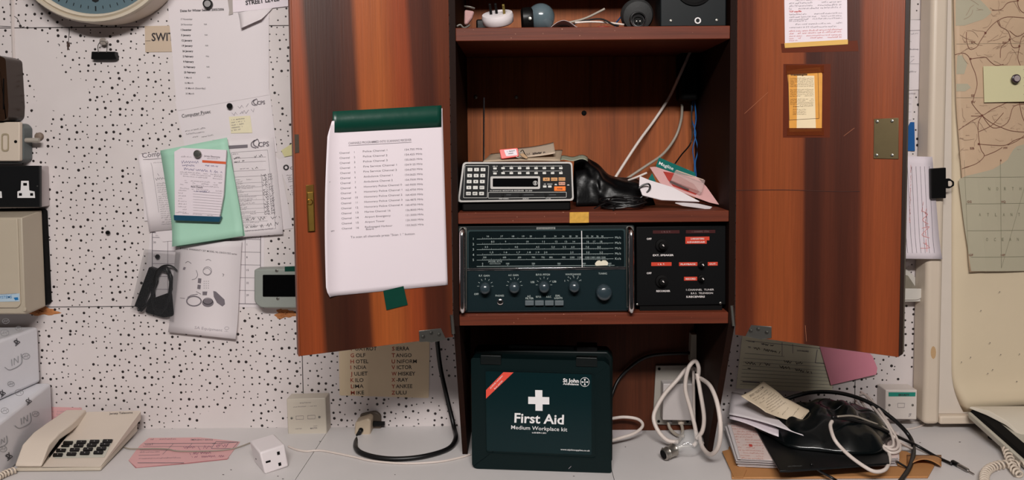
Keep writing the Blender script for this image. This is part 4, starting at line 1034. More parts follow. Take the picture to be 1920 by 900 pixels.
for x in (640, 870, 1200):
    MB().prism(SPN, KP_([(x - 12, 636), (x + 14, 636), (x + 14, 684), (x - 12, 686)]), .0009, .004).build('slider_knob', BLACKP, sn, bevel=.0004)
for x0, x1 in ((688, 750), (912, 1045), (1245, 1332)):
    MB().prism(SPN, KP_([(x0, 655), (x1, 654), (x1, 665), (x0, 666)]), .0009, .0014).build('slider_slot', mat('slot_grey', (58, 60, 62), .4), sn)
tb = SPN.at(907, 305, -.03)
MB().tube([P(907, 302, FRONT + .07), P(907.5, 183, FRONT + .075)], .0016, 8, 0).build('antenna', CHROME, sn, smooth=True)

# ---- things on the scanner
ztop = max(p.z for p in A) + .0004
tp = hplane(ztop)
pb = thing('paper_booklet', 'worn buff booklet lying flat on top of the scanner', 'booklet')
BUFF = mat('buff_paper', (172, 152, 130), .7, vary=.08, scale=50)
y0_, y1_ = FRONT + .05, FRONT + .15
X = lambda px: P(px, 300, FRONT + .05).x
MB().grid(lambda s_, t_: V((X(906)+(X(1050)-X(906))*s_ + .01*t_, y0_ + (y1_-y0_)*t_, ztop + .002 + .012*t_ + .006*s_*t_ + .002*math.sin(3*s_))), 12, 6).build('pages', BUFF, pb, solid=.0018, smooth=True, angle=60)
MB().grid(lambda s_, t_: V((X(968)+(X(1042)-X(968))*s_ , y0_ + .02 + (y1_-y0_ - .03)*t_, ztop + .009 + .008*t_ + .007*s_**2 + .008*t_ + .004*s_*t_)), 10, 6).build('loose_cover', mat('pale_buff', (188, 168, 148), .7, vary=.06), pb, solid=.0006, smooth=True, angle=60)
c_ = Ink(Plane(V((0, y0_+.05, ztop + .022)), (1, 0, 0), (0, 1, .32)), .0005)
c_.scrawl(988, 289, 1022, 286, 3, .9, rq); c_.build('handwriting', INK, pb)
kf = thing('key_tag', 'red plastic key tag with white handwritten label lying on the booklet', 'key tag')
kq = Plane(P(958, 296, FRONT + .055), (1, 0, 0), (0, .35, 1))
RED = mat('red_plastic', (206, 52, 42), .3)
MB().prism(kq, rpoly([(936, 281), (971, 278), (973, 294), (940, 299)], 2.5), 0, .003).build('tag_body', RED, kf, bevel=.0008)
lab = card('paper_label', PAPERB, kq, rpoly([(945, 282.5), (967.5, 280.5), (970, 292), (949, 294)], 1.5), .0032, .0036, kf)
Ink(kq, .0040).scrawl(949, 286, 965, 283.5, 2.5, .6, rq).scrawl(953, 290, 962, 288.5, 2, .6, rq).build('handwriting', INK, lab)
kr = [kq.at(972 + 6*math.cos(a/10*2*math.pi), 291 + 5*math.sin(a/10*2*math.pi), .002) for a in range(11)]
MB().tube(kr, .0009, 6, 2).build('split_ring', STEEL, kf, smooth=True)
MB().prism(kq, rpoly([(974, 290), (982, 289), (990, 297), (987, 300), (978, 295)], 1), .004, .0055).build('key_blade', mat('dark_key', (84, 66, 48), .4, .8), kf, bevel=.0003)
MB().tube([kq.at(976, 286, .004), kq.at(980, 283, .005), kq.at(984, 290, .004), kq.at(989, 296, .003)], .0008, 6, 3).build('key_chain', BLACKM, kf, smooth=True)

# ---- black plastic bag slumped on the shelf
def SH(px, py, D, z=None): return P(px, py, D)
BAG = mat('black_bag', (7, 7, 8), .38, vary=.2, spec=.3, bump=.8, bscale=40)
ridge = [(1076, 300), (1090, 293), (1104, 297), (1118, 306), (1135, 322), (1152, 331), (1170, 333), (1188, 334), (1205, 345), (1214, 366)]
rs = random.Random(9)
top = catmull([V((x, y, 0)) for x, y in ridge], 4)
def bagfn(s_, t_):
    i = s_*(len(top)-1); k = int(min(i, len(top)-2)); f_ = i-k
    x = top[k].x*(1-f_)+top[k+1].x*f_; y = top[k].y*(1-f_)+top[k+1].y*f_
    D0 = FRONT + .15
    tp_ = P(x, y, D0); d_ = V((tp_.x + .012*math.sin(9*s_), FRONT + .094 + .010*math.sin(7*s_), zm_top + .002))
    bk = V((tp_.x, FRONT + .185, zm_top + .002))
    if t_ < .6:
        u = t_/.6; p = d_.lerp(tp_, u); p.y -= .015*math.sin(math.pi*u)*(.6+.4*math.sin(5*s_)); p.z += .010*math.sin(math.pi*u)
    else:
        u = (t_-.6)/.4; p = tp_.lerp(bk, u); p.z += .01*math.sin(math.pi*u)
    wv = .0035*math.sin(23*s_ + 9*t_)*math.sin(17*t_ - 6*s_) * math.sin(math.pi*min(1, t_*1.3))
    return p + V((wv*.5, -wv, wv*.3))
bag = MB().grid(bagfn, 48, 30).build('black_bag', BAG, None, solid=.0006, smooth=True, angle=180)
tag(bag, 'slumped shiny black plastic bag between the scanner and the papers', 'bag')
gr = MB().grid(lambda s_, t_: P(1042 + 60*s_, 298 - 7*math.sin(2.8*s_) + 8*t_, FRONT + .11 - .03*t_) + V((0, 0, .003*math.sin(9*s_))), 12, 4).build('crumpled_wrapper', mat('greyish_green_paper', (140, 142, 124), .5, vary=.15, scale=60), None, solid=.0005, smooth=True, angle=180)
tag(gr, 'crumpled pale green wrapper peeking between scanner and black bag', 'wrapper')

# ---- tangle of thin black cord
cd = thing('black_cord_bundle', 'tangled bundle of thin black cord in front of the black bag', 'cord')
rs = random.Random(31)
for i in range(9):
    p = []
    for j in range(8):
        a = j/7*math.pi*1.7 + i*.5
        x = 1172 + 46*math.cos(a)*rs.uniform(.6, 1.05); y = 377 + 8*math.sin(a)*rs.uniform(.5, 1.1)
        g = V((P(x, 380, FRONT + .045).x, FRONT + .042 + .026*math.sin(a), zm_top + .0035 + .010*rs.random() + (.008 if i % 2 else 0)))
        p.append(g)
    MB().tube(p, .0014, 6, 5).build('cord_strand', BCABLE, cd, smooth=True)
MB().tube([P(x, y, FRONT + .04) for x, y in ((1201, 371), (1212, 362), (1219, 352), (1216, 345), (1206, 347), (1198, 353))], .0017, 8, 5).build('cord_strand', BCABLE, cd, smooth=True)
for pts in (((1114, 391), (1130, 383), (1150, 377), (1168, 375)), ((1150, 394), (1158, 382), (1170, 374), (1186, 371))):
    MB().tube([G(x, y, zm_top + .0025) if y > 388 else P(x, y, FRONT + .03) for x, y in pts], .0013, 6, 4).build('cord_strand', BCABLE, cd, smooth=True)

# ---- letters and card pack leaning on the right
YA = FRONT + .07
wp_ = Plane(P(1260, 380, FRONT + .035), (1, 0, -.24), (0, .9, 1))
el_ = thing('white_envelope', 'crumpled white envelope lying under the pink and teal card pack', 'envelope')
MB().prism(wp_, rpoly([(1199, 331), (1215, 338), (1260, 352), (1312, 379), (1240, 376), (1204, 367), (1198, 350)], 2), 0, .002).build('paper', PAPER, el_, bevel=.0005)
lf = MB().prism(Plane(P(1290, 388, FRONT + .03), (1, 0, -.17), (0, 1, .3)), [(1266, 381), (1300, 381), (1335, 389), (1331, 393), (1280, 386)], 0, .0014).build('white_leaflet', PAPER, None)
tag(lf, 'thin white leaflet lying on shelf edge beneath the white envelope', 'leaflet')
pk_ = Plane(P(1290, 350, FRONT + .085), (1, -.05, -.33), (0, .75, 1))
cp = thing('card_pack', 'pink and teal backing card holding a clear plastic tube', 'packaging')
MB().prism(pk_, rpoly([(1218, 314), (1226, 313), (1290, 318), (1312, 338), (1324, 350), (1348, 384), (1330, 380), (1248, 350), (1237, 343)], 1), 0, .0008).build('backing_card', mat('pink_card', (198, 152, 150), .5, vary=.12, scale=40), cp)
MB().prism(pk_, [(1243, 322), (1262, 325), (1300, 345), (1311, 360), (1304, 366), (1262, 350), (1252, 338)], .0009, .0011).build('red_print', mat('red_brown_print', (160, 52, 44), .5, vary=.25, scale=70), cp)
tl_ = MB().prism(pk_, rpoly([(1235, 296), (1258, 306), (1303, 325), (1303, 333), (1264, 325), (1229, 313)], 2), .0012, .0020).build('header_card', mat('teal_card', (14, 96, 88), .45, vary=.1), cp)
Ink(pk_, .0024).text('Maglite', 1234, 309.5, 1261, 320.5, 6, .03).build('lettering', WHITE, tl_)
MB().prism(pk_, [(1223, 324), (1230, 340), (1232, 346), (1214, 339)], -.0018, -.0010).build('lower_flap', MATS['teal_card'], cp)
MB().prism(pk_, rpoly([(1263, 325), (1318, 345), (1312, 368), (1254, 345)], 2), .0024, .014).build('plastic_tube', mat('clear_shell', (225, 200, 195), .08, alpha=.28, spec=.9, coat=.5), cp, bevel=.003)
MB().tube([pk_.at(1255, 342, .004), pk_.at(1290, 358, .004)], .0018, 8, 0).build('tool_shaft', BLACKP, cp, smooth=True)
MB().tube([pk_.at(1264, 327.5, .0145), pk_.at(1314, 345, .0145)], .0006, 6, 0).build('tube_glint', mat('edge_glint', (225, 200, 180), .2), cp)  # highlight along the clear tube, painted on as a thin pale line

# ---- cables rising inside the cabinet
def cable(name, label, m, r, pts, cat='cable', sm=6, seg=10):
    o = MB().tube([P(*p) for p in pts], r, seg, sm).build(name, m, None, smooth=True, angle=180); return tag(o, label, cat)
BK = BACK - .012
duct = MB().box((P(1276, 100, BACK - .05).x, BACK - .055, P(1290, 188, BACK-.05).z), (P(1309, 100, BACK - .05).x, BACK - .001, P(1290, 88, BACK-.05).z)).build('cable_duct', BLACKM, None, bevel=.006)
tag(duct, 'black foam cable sleeve high in the dark corner of middle compartment', 'cable sleeve')
cable('white_cable', 'thick white cable rising diagonally across the back board', WCABLE, .0030, [(1296, 93, BK - .05), (1276, 138, BK-.055), (1255, 182, BK-.01), (1228, 224, BK), (1200, 262, BK-.02), (1176, 298, BK-.03), (1148, 342, BK-.045)])
cable('grey_cable', 'grey cable hanging in a curve right of the white cable', GCABLE, .0028, [(1279, 195, BK-.01), (1277, 225, BK), (1266, 258, BK), (1243, 289, BK-.02), (1210, 312, BK-.035), (1168, 340, BK-.045)])
for i, (nm_, lb_, m_, r_, dx) in enumerate((('blue_cable', 'left strand of the twisted blue cables in the right corner', BLUEC, .0012, -5), ('blue_cable', 'right strand of the twisted blue cables in the right corner', BLUEC, .0014, 3))):
    cable(nm_, lb_, m_, r_, [(1301 + dx*.4, 188, BK-.012), (1302 + dx, 222, BK-.008), (1303 - dx*.3, 250, BK-.008), (1305 + dx*1.2, 280, BK-.01), (1303 + dx*.2, 305, BK-.01), (1304 + dx*.4, 330, BK-.012), (1304 + dx*.4, 352, BK-.012)])
cable('black_wire', 'thin black wire dropping from the blue cables to the card pack', BCABLE, .0015, [(1296, 190, BK-.014), (1297, 225, BK-.016), (1298, 255, BK-.018), (1293, 272, BK-.022), (1278, 290, BK-.05), (1265, 308, BK-.08)])
cable('thin_grey_cable', 'straight thin grey cable behind the blue cables', GCABLE, .0014, [(1308, 190, BK+.002), (1308, 260, BK+.002), (1307, 352, BK+.002)])
cable('short_white_cable', 'short white cable end lying between black bag and envelope', WCABLE, .0022, [(1178, 338, FRONT+.13), (1192, 333, FRONT+.12), (1213, 324, FRONT+.12)])

# ---- top shelf
ZT = zt_top
def on(px, D, z=0.0): p = P(px, 40, D); return V((p.x, D, ZT + z))
def PT(px, py, D): return P(px, py, D)
ad = thing('travel_adapter', 'round white travel adapter with three upright pins on top shelf', 'adapter')
D = FRONT + .04
base = PT(935, 34, D); axs = V((-.12, -.45, 1)).normalized()
cb_ = V((base.x, D, ZT + .004)) + axs*.002
MB().lathe(cb_ + V((0,0,.006)), axs, [(.024, 0), (.0275, .003), (.0285, .014), (.0270, .019), (.018, .020), (.017, .0185), (.0165, .0185)], 36).build('adapter_body', WPL, ad, smooth=True, angle=50)
sv = V((0, 0, 1)).cross(axs).normalized() if abs(axs.z) < .999 else V((1,0,0)); sv = V((1,0,0)); fv = axs.cross(sv).normalized()
top_ = cb_ + V((0,0,.006)) + axs*.0185
for a, c2, m_, nm_ in ((-.011, .002, BLACKP, 'pin'), (-.001, .004, BLACKP, 'pin'), (.013, -.004, mat('brass_pin', (150, 130, 70), .35, .7), 'pin')):
    p = top_ + sv*a + fv*c2
    MB().prismw([p + sv*x + fv*y for x, y in ((-.0022, -.0035), (.0022, -.0035), (.0022, .0035), (-.0022, .0035))], axs, .018).build(nm_, m_, ad, bevel=.0005)
bl = thing('grey_ball_lens', 'grey glossy ball housing with black base on the top shelf', 'ball housing')
D = FRONT + .06; c = V((P(1014, 24, D).x, D, ZT + .0262))
MB().ball(c, .0255, 36, (.3, 0, 1)).build('ball', mat('grey_gloss', (84, 98, 104), .18, coat=.5), bl, smooth=True)
MB().lathe(c + V((-.036, -.004, -.004)), V((1, 0, .05)), [(.016, 0), (.021, .004), (.0215, .016), (.019, .022)], 28).build('socket_base', BLACKP, bl, smooth=True)
MB().lathe(c + V((-.020, -.025, -.006)), V((-.1, -1, 0)), [(.0035, 0), (.003, .002), (.001, .0024)], 12).build('screw', STEEL, bl)
rg = thing('black_speaker_ring', 'round black cone with chrome ring mouth on the top shelf', 'speaker')
D = FRONT + .05; c = V((P(1197, 36, D).x, D, ZT + .0245))
MB().lathe(c + V((0, .045, .012)), V((0, -1, -.25)), [(.020, 0), (.028, .010), (.030, .030), (.026, .040), (.016, .044)], 36).build('cone_body', mat('rubber_grey', (44, 44, 44), .7, bump=.2), rg, smooth=True)
rgc = V((P(1197, 38, FRONT + .006).x, FRONT + .0065, ZT + .0105))
MB().lathe(rgc + V((0, .004, .002)), V((0, -1, -.1)), [(.015, -.004), (.0145, 0), (.012, .001), (.011, -.002)], 32).build('inner_collar', BLACKP, rg, smooth=True)
for r_, dz, w_ in ((.0098, 0, .0008), (.0128, .0014, .0005)):
    MB().tube([rgc + V((r_*math.cos(2*math.pi*i/24), -.0012, dz + r_*math.sin(2*math.pi*i/24))) for i in range(25)], w_, 6, 0).build('chrome_ring', CHROME, rg, smooth=True)
for a in (-.003, .003):
    MB().lathe(rgc + V((a, -.0002, -.001)), V((0, -1, 0)), [(.0016, 0), (.0012, .001), (.0004, .0012)], 10).build('contact', STEEL, rg)
bk_ = thing('black_case', 'dark metal case with round opening and white-ringed socket on the top shelf', 'case')
D = FRONT + .012; q = yplane(D)
x0, x1 = P(1238, 30, D).x, P(1362, 30, D).x
MB().box((x0, D, ZT + .0003), (x1, D + .16, ZT + .14)).build('housing', mat('case_charcoal', (16, 20, 22), .45, spec=.2), bk_, bevel=.002)
MB().lathe(q.at(1302, -26), (0,-1,0), [(.034, .0002), (.034, .003), (.030, .0035), (.029, .001)], 40).build('round_opening', BLACKM, bk_, smooth=True)
MB().tube([q.at(1308, 39, .0012) + V((.0046*math.cos(2*math.pi*i/20), 0, .0046*math.sin(2*math.pi*i/20))) for i in range(21)], .0013, 8, 0).build('socket_ring', WHITE, bk_, smooth=True)
for x, y in ((1258, 39), (1344, 38)):
    s_ = MB(); screwhead(s_, q.at(x, y, .0002), q.n, .0026); s_.build('screw', STEEL, bk_)
s_ = MB(); cf = thing('pink_cone', 'small pink fabric cone with metal clip at left of the top shelf', 'cone')
D = FRONT + .03
MB().prism(yplane(D), [(872, 20), (890, 23), (886, 36), (877, 48), (871, 48)], 0, .012).build('fabric_body', mat('pink_fabric', (176, 136, 134), .8, vary=.1, bump=.3), cf, bevel=.003)
MB().tube([P(871, 12, D-.012), P(880, 13, D-.014), P(890, 16, D-.012)], .0018, 8, 3).build('metal_clip', STEEL, cf, smooth=True)
MB().tube([V((P(858 + i*6, 50, D).x, D - .012, ZT + .005 + .003*math.sin(i*2))) for i in range(5)], .002, 8, 4).build('wire_end', STEEL, cf, smooth=True)
bb = thing('black_adapter_plug', 'black plug and coiled lead behind the white adapter', 'plug')
MB().box((P(892, 40, FRONT+.06).x, FRONT + .07, ZT + .0003), (P(915, 40, FRONT+.06).x, FRONT + .10, ZT + .026)).build('plug_body', BLACKP, bb, bevel=.003)
MB().tube([V((P(880 + i*14, 50, FRONT+.1).x, FRONT + .12 + .01*math.sin(i*1.5), ZT + .004 + .01*abs(math.sin(i)))) for i in range(8)], .003, 8, 5).build('lead', BCABLE, bb, smooth=True)
pp = MB().grid(lambda s_, t_: V((P(1032 + 58*s_, 50, FRONT+.02).x, FRONT + .012 + .06*t_, ZT + .0012 + .012*math.sin(math.pi*min(1, s_*1.2))*(1-.3*t_))), 16, 5).build('label_slip', PAPER, None, solid=.0004, smooth=True, angle=180)
tag(pp, 'curved white paper slip lying beside the grey ball on top shelf', 'paper slip')
def tcable(nm_, lb_, m_, r_, pts):
    o = MB().tube([V((P(x, 50, d_).x, d_, ZT + z_)) for x, d_, z_ in pts], r_, 8, 5).build(nm_, m_, None, smooth=True, angle=180); tag(o, lb_, 'cable')
tcable('grey_lead', 'stiff grey lead rising to a bare end on the top shelf', GCABLE, .0022, [(1032, FRONT+.09, .016), (1060, FRONT+.09, .020), (1095, FRONT+.09, .028), (1122, FRONT+.09, .040), (1134, FRONT+.09, .046)])
tcable('pale_lead', 'pale lead lying flat along the top shelf edge', WCABLE, .0018, [(1078, FRONT+.03, .012), (1110, FRONT+.03, .013), (1140, FRONT+.035, .012), (1170, FRONT+.04, .009)])
tcable('black_lead', 'black lead arching over the pale lead on top shelf', BCABLE, .0016, [(1060, FRONT+.05, .004), (1085, FRONT+.04, .014), (1125, FRONT+.03, .018), (1150, FRONT+.02, .006), (1160, FRONT+.015, .003)])
tcable('blue_lead', 'short blue lead beside the round black cone', BLUEC, .0013, [(1166, FRONT+.12, .038), (1159, FRONT+.10, .026), (1155, FRONT+.08, .018), (1154, FRONT+.06, .008)])
tcable('red_lead', 'short red lead almost hidden on the top shelf edge', mat('red_cable', (140, 34, 30), .4), .0013, [(1120, FRONT+.03, .0035), (1135, FRONT+.03, .004), (1150, FRONT+.035, .003)])
# ================================================================== DESK, LEFT AND UNDER THE CABINET
def bar(b, p, q, w, h, up=V((0,0,1))): pass
# ---- first aid kit
KG = mat('kit_green', (4, 21, 22), .42, spec=.2, vary=.04)
KG2 = mat('kit_dark_green', (3, 15, 15), .45, spec=.2, vary=.04)
kt = thing('first_aid_kit', 'dark green plastic first aid case standing on the desk under the cabinet', 'first aid kit')
kl, kr_ = G(884, 879), G(1146, 888)
kp = Plane(kl, kr_ - kl, (0, .05, 1))
MB().prism(kp, rpoly([(883, 671), (1133, 677), (1143, 686), (1147, 887), (891, 879), (885, 872)], [5, 4, 4, 5, 6, 4]), -.040, 0).build('front_shell', KG, kt, bevel=.003, seg=3)
A = [kp.at(*p) for p in rpoly([(882, 664), (1140, 668), (1150, 680), (1149, 882), (890, 876), (884, 866)], [5, 4, 4, 5, 6, 4])]
b = MB(); b.loft([p - kp.n*.0405 for p in A], [p - kp.n*.088 for p in A]); b.build('back_shell', KG2, kt, bevel=.004, seg=3)
for a_, c_ in (((901, 672), (940, 684)), ((1080, 676), (1120, 688))):
    MB().prism(kp, rpoly([(a_[0], a_[1]-7), (c_[0], a_[1]-6), (c_[0], c_[1]-1), (a_[0], c_[1]-2)], 2), -.012, .0035).build('latch', mat('latch_black', (8, 14, 14), .35), kt, bevel=.001)
MB().prism(kp, [(1080, 660), (1120, 661), (1120, 671), (1080, 670)], -.086, -.0415).build('hinge_block', BLACKP, kt, bevel=.001)
MB().prism(kp, rpoly([(946, 664), (1076, 668), (1074, 661), (950, 658)], 2), -.060, -.048).build('carry_handle', KG2, kt, bevel=.002)
MB().ring([kp.at(*p) for p in rpoly([(907, 692), (1116, 699), (1118, 860), (910, 850)], 7, 5)], [kp.at(*p) for p in rpoly([(908.5, 693.5), (1114.5, 700.5), (1116.5, 858.5), (911.5, 848.5)], 6, 5)], .0001, .0016, kp.n).build('label_border', KG, kt)
lb_ = card('label', mat('label_green', (6, 31, 34), .3, spec=.25, vary=.03), kp, rpoly([(911, 696), (1109, 702), (1109, 853), (913, 845)], 3), .0003, .0009, kt)
ik = Ink(kp, .0013)
ik.poly([(1003.5, 731), (1017, 731.3), (1017, 744), (1030, 744.3), (1030, 758), (1017.4, 757.8), (1017.4, 770), (1004, 769.7), (1004, 757.3), (990.5, 757), (990.5, 743.5), (1003.7, 743.8)])
ik.text('First Aid', 964.5, 791.5, 1057, 795, 17.5, .022)
ik.text('Medium Workplace kit', 958.5, 804, 1063.5, 808.5, 7.2, .012)
ik.text('to BS 8599-1: 2011', 997.5, 811.8, 1024, 812.8, 2.4, .03)
ik.text('www.stjohnsupplies.co.uk', 1051, 843.5, 1106, 846, 3, .01)
ik.text('St John', 1055.5, 716, 1085, 717.3, 7, .03); ik.text('Ambulance', 1055.5, 720.8, 1085, 722, 3.6, .03)
ik.circle(1096.5, 716, 8.4, .8, 28)
for k in range(4):
    a = k*math.pi/2
    for s_ in (-.27, .27):
        ik.poly([(1096.5, 716), (1096.5 + 7.2*math.sin(a + s_), 716 - 7.2*math.cos(a + s_)), (1096.5 + 5.6*math.sin(a), 716 - 5.6*math.cos(a))])
ik.build('white_print', WHITE, lb_)
st_ = card('red_corner_flash', mat('flash_red', (222, 78, 62), .4), kp, [(911.5, 731), (944, 697.5), (963, 698), (911.5, 747)], .0010, .0013, kt)
Ink(kp, .0017).text('24 HOUR / workplace', 920, 729, 943, 704.5, 2.6, .01).text('first aid kit', 928, 730, 943, 714, 2.6, .01).build('white_print', WHITE, st_)
s_ = MB(); s_.tube([kp.at(1066, 879, .0003), kp.at(1071, 874, .0003)], .0005, 5, 0); s_.build('scuff', INKL, kt)

# ---- left desk telephone
ZP = lambda dz: DESK + dz
tA, tB, tC, tD = P(80, 876, 1.402), P(190, 873, 1.402), P(264, 769, 1.585), P(162, 772, 1.585)
tpn = Plane(tA, tB - tA, tC - tB)
ph1 = thing('desk_telephone', 'cream push button desk telephone with black keys left on the desk', 'telephone')
TC = mat('phone_cream', (206, 192, 178), .38, vary=.03, scale=18); TC2 = mat('phone_cream_dark', (190, 178, 162), .45, vary=.04)
def body(top, zb, inset=.0):
    c = sum(top, V((0,0,0)))/len(top)
    return [V((p.x + (c.x-p.x)*inset, p.y + (c.y-p.y)*inset, zb(p) if callable(zb) else zb)) for p in top]
topo = [tpn.at(*p) for p in rpoly([(26, 884), (80, 876), (190, 873), (264, 769), (162, 772), (124, 770)], [0, 0, 3, 3, 0, 2])]
b = MB(); topq = [tpn.at(*p) for p in rpoly([(78, 877), (189, 874), (265, 770), (162, 772.5)], [0, 3, 3, 0])]
b.loft(topq, body(topq, lambda p: DESK + .0075 + (p.y - 1.40)*.14)); b.build('top_housing', TC, ph1, bevel=.0025, seg=3)
fo = [V(p) for p in [(tA.x - .050, 1.398, 0), (tB.x + .001, 1.398, 0), (tC.x - .003, 1.575, 0), (tD.x - .045, 1.575, 0)]]
b = MB(); b.loft([V((p.x, p.y, DESK + .007 + (p.y - 1.40)*.14)) for p in fo], [V((p.x, p.y, DESK + .0006 + max(0, (p.y - 1.42))*.05)) for p in fo]); b.build('base', TC2, ph1, bevel=.002)
for x, y in ((tA.x - .03, 1.42), (tB.x - .02, 1.42)):
    MB().box((x, y, DESK + .0001), (x + .012, y + .012, DESK + .004)).build('foot', BLACKM, ph1)
MB().box((tD.x - .03, 1.55, DESK + .0001), (tD.x - .01, 1.56, DESK + .012)).build('foot', BLACKM, ph1)
MB().box((tC.x - .03, 1.55, DESK + .0001), (tC.x - .01, 1.56, DESK + .012)).build('foot', BLACKM, ph1)
# shadow in the gap beside the handset, painted as a flat black patch
MB().prism(tpn, [(92, 858), (96, 838), (118, 812), (140, 795), (139, 800), (114, 832)], .0003, .0010).build('cradle_shadow', BLACKM, ph1)
MB().prism(tpn, [(102, 860), (196, 858), (213, 824), (122, 826)], .0004, .0012).build('keypad_plate', mat('keypad_pale', (188, 184, 172), .4), ph1, bevel=.0005)
rows_ = [[(120, 833, 17), (145, 831.5, 17), (169.5, 830.5, 17), (194, 829.5, 17)], [(115, 838.7, 14), (140, 838, 17), (164.5, 837, 17), (189, 836, 17)], [(107, 847, 17), (132.5, 845.8, 17), (157.5, 844.8, 17), (182.5, 843.6, 17)], [(101, 855.5, 17), (126.5, 853.8, 17), (151.5, 852.2, 17), (177, 851, 17)]]
leg = [['', '1', '2', '3'], ['', '4', '5', '6'], ['R', '7', '8', '9'], ['S', '*', '0', '#']]
for r_, row in enumerate(rows_):
    for c_, (x, y, w_) in enumerate(row):
        x += 8; h_ = 2.5 if (r_, c_) == (1, 0) else 5.2
        o = MB().prism(tpn, rpoly([(x - w_/2 + .5, y - h_/2 - .4), (x + w_/2 + 1.6, y - h_/2 - .4), (x + w_/2 - .8, y + h_/2), (x - w_/2 - 1.6, y + h_/2)], 1.2, 2), .0014, .0042).build('key', BLACKP, ph1, bevel=.0006)
        if leg[r_][c_]: Ink(tpn, .0046).text(leg[r_][c_], x - .8, y + .8, x + .8, y + .8, 1.9).build('legend', WHITE, o)
Ink(tpn, .0006).text('Jersey Telecoms', 205, 777.6, 249, 775.4, 3.6, .012).build('lettering', INK, ph1)
hs = MB()
def hsec(y, z0, z1, x0, x1): return [V((x0, y, z0)), V((x1, y, z0)), V((x1, y, z1)), V((x0, y, z1))]
xh0 = G(26, 885).x; 
secs = []
for px0, px1, py0, D, zz in ((28, 78, 874, 1.400, None), (42, 92, 833, 1.432, None), (62, 112, 811, 1.468, None), (84, 134, 795, 1.50, None), (124, 162, 768, 1.580, None)):
    a = P(px0, py0, D); c = P(px1, py0, D); secs.append((D, a.x, c.x, a.z))
low = [.008, .020, .034, .038, .034]
prev = None; vs = []; fs = []
for (D, x0, x1, z), l_ in zip(secs, low):
    vs += [V((x0, D, DESK + l_)), V((x1, D, DESK + l_)), V((x1, D, max(z, DESK + l_ + .006))), V((x0, D, max(z, DESK + l_ + .006)))]
n_ = len(secs)
for i in range(n_-1):
    for k in range(4): fs.append((i*4+k, i*4+(k+1) % 4, (i+1)*4+(k+1) % 4, (i+1)*4+k))
fs += [(3, 2, 1, 0), tuple((n_-1)*4 + k for k in range(4))]
MB_ = MB(); MB_.add(vs, fs); hnd = MB_.build('handset', TC, None, bevel=.004, seg=3)
tag(hnd, 'cream telephone handset resting on the left side of the telephone', 'telephone handset')
def coil(path, r, w, turns, m, name, label):
    P_ = catmull([V(p) for p in path], 10); n = turns*14; pts = []
    L = [0]
    for a, c in zip(P_, P_[1:]): L.append(L[-1] + (c-a).length)
    for i in range(n+1):
        s_ = L[-1]*i/n; k = max(j for j in range(len(L)) if L[j] <= s_ + 1e-9); k = min(k, len(P_)-2)
        f_ = (s_-L[k])/max(1e-9, L[k+1]-L[k]); c = P_[k].lerp(P_[k+1], f_); T = (P_[k+1]-P_[k]).normalized()
        N = T.cross(V((0,0,1))); N = N.normalized() if N.length > 1e-4 else V((1,0,0)); B = T.cross(N)
        a = 2*math.pi*i/14; pts.append(c + (N*math.cos(a) + B*math.sin(a))*r)
    o = MB().tube(pts, w, 6, 0).build(name, m, None, smooth=True, angle=180); return tag(o, label, 'cord')
g = lambda x, y, z=0.0: G(x, y, DESK) + V((0, 0, z))
coil([g(30, 888, .0075), g(16, 893, .0075), g(0, 900, .0075), g(-20, 912, .0075)], .0055, .0017, 9, CREAM, 'coiled_cord', 'cream coiled handset cord leaving the left telephone at the corner')

# ---- wrapped paper packs
WRAP = mat('white_wrap', (212, 211, 216), .4, vary=.06, scale=14, bump=.25, bscale=18)
def pack(name, label, z0, z1, back, tilt, pts):
    t = thing(name, label, 'paper pack', None)
    bot = [G(x, y, DESK + z0) if isinstance((x, y), tuple) else x for x, y in pts]
    return t, bot
def packbox(label, yf, yb, xr_f, xr_b, z0, z1, dx=.22):
    t = thing('paper_pack', label, 'paper pack')
    A = [V((xr_f - dx, yf, DESK + z0)), V((xr_f, yf, DESK + z0)), V((xr_b, yb, DESK + z0)), V((xr_b - dx, yb, DESK + z0))]
    Bt = [p + V((0, 0, z1 - z0)) for p in A]
    MB().loft(Bt, A).build('wrapper', WRAP, t, bevel=.007, seg=4)
    pl = Plane(A[1], A[2] - A[1], (0, 0, 1))
    return t, pl
# right-hand face runs back towards the wall: lower pack, then the upper pack on it
GRM = mat('wrap_print_grey', (140, 142, 146), .5); 
def packink(t, pl, y_off, items):
    ik = Ink(pl, .0009); ib = Ink(pl, .0009)
    for kind, x, y, k in items:
        if kind == 'leaf':
            ik.circle(x, y, 8*k, .8, 18, 6*k); ik.path([(x - 7*k, y + 2*k), (x, y), (x + 7*k, y - 3*k)], .7); ik.path([(x-3*k, y+1*k), (x-1*k, y-4*k)], .6); ik.path([(x+2*k, y), (x+4*k, y+3*k)], .6)
        elif kind == 'in':
            ik.path([(x - 17*k, y + 8*k), (x - 8*k, y + 13*k), (x + 8*k, y + 6*k), (x + 14*k, y - 2*k), (x + 12*k, y - 16*k)], 1.3, 4)
            ik.path([(x - 4*k, y + 6*k), (x - 5*k, y - 6*k)], 1.1); ik.path([(x, y + 4*k), (x, y - 8*k), (x + 7*k, y), (x + 7*k, y - 12*k)], 1.1)
        else:
            ib.text(kind, x, y, x + 9*k, y - 8*k, 9*k, .05); ib.path([(x - 1, y + 3), (x + 10*k, y - 6*k)], 1.4)
    ik.build('printed_pattern', GRM, t); ib.build('printed_logo', mat('wrap_black', (48, 48, 54), .5), t)
t1, pl1 = packbox('lower white wrapped paper pack with leaf print standing on the desk at left edge', 1.30, 1.60, -.968, -1.030, .0006, .108)
t2, pl2 = packbox('upper white wrapped paper pack with leaf print, topmost of its stack at left edge', 1.30, 1.60, -1.075, -1.052, .1095, .232)
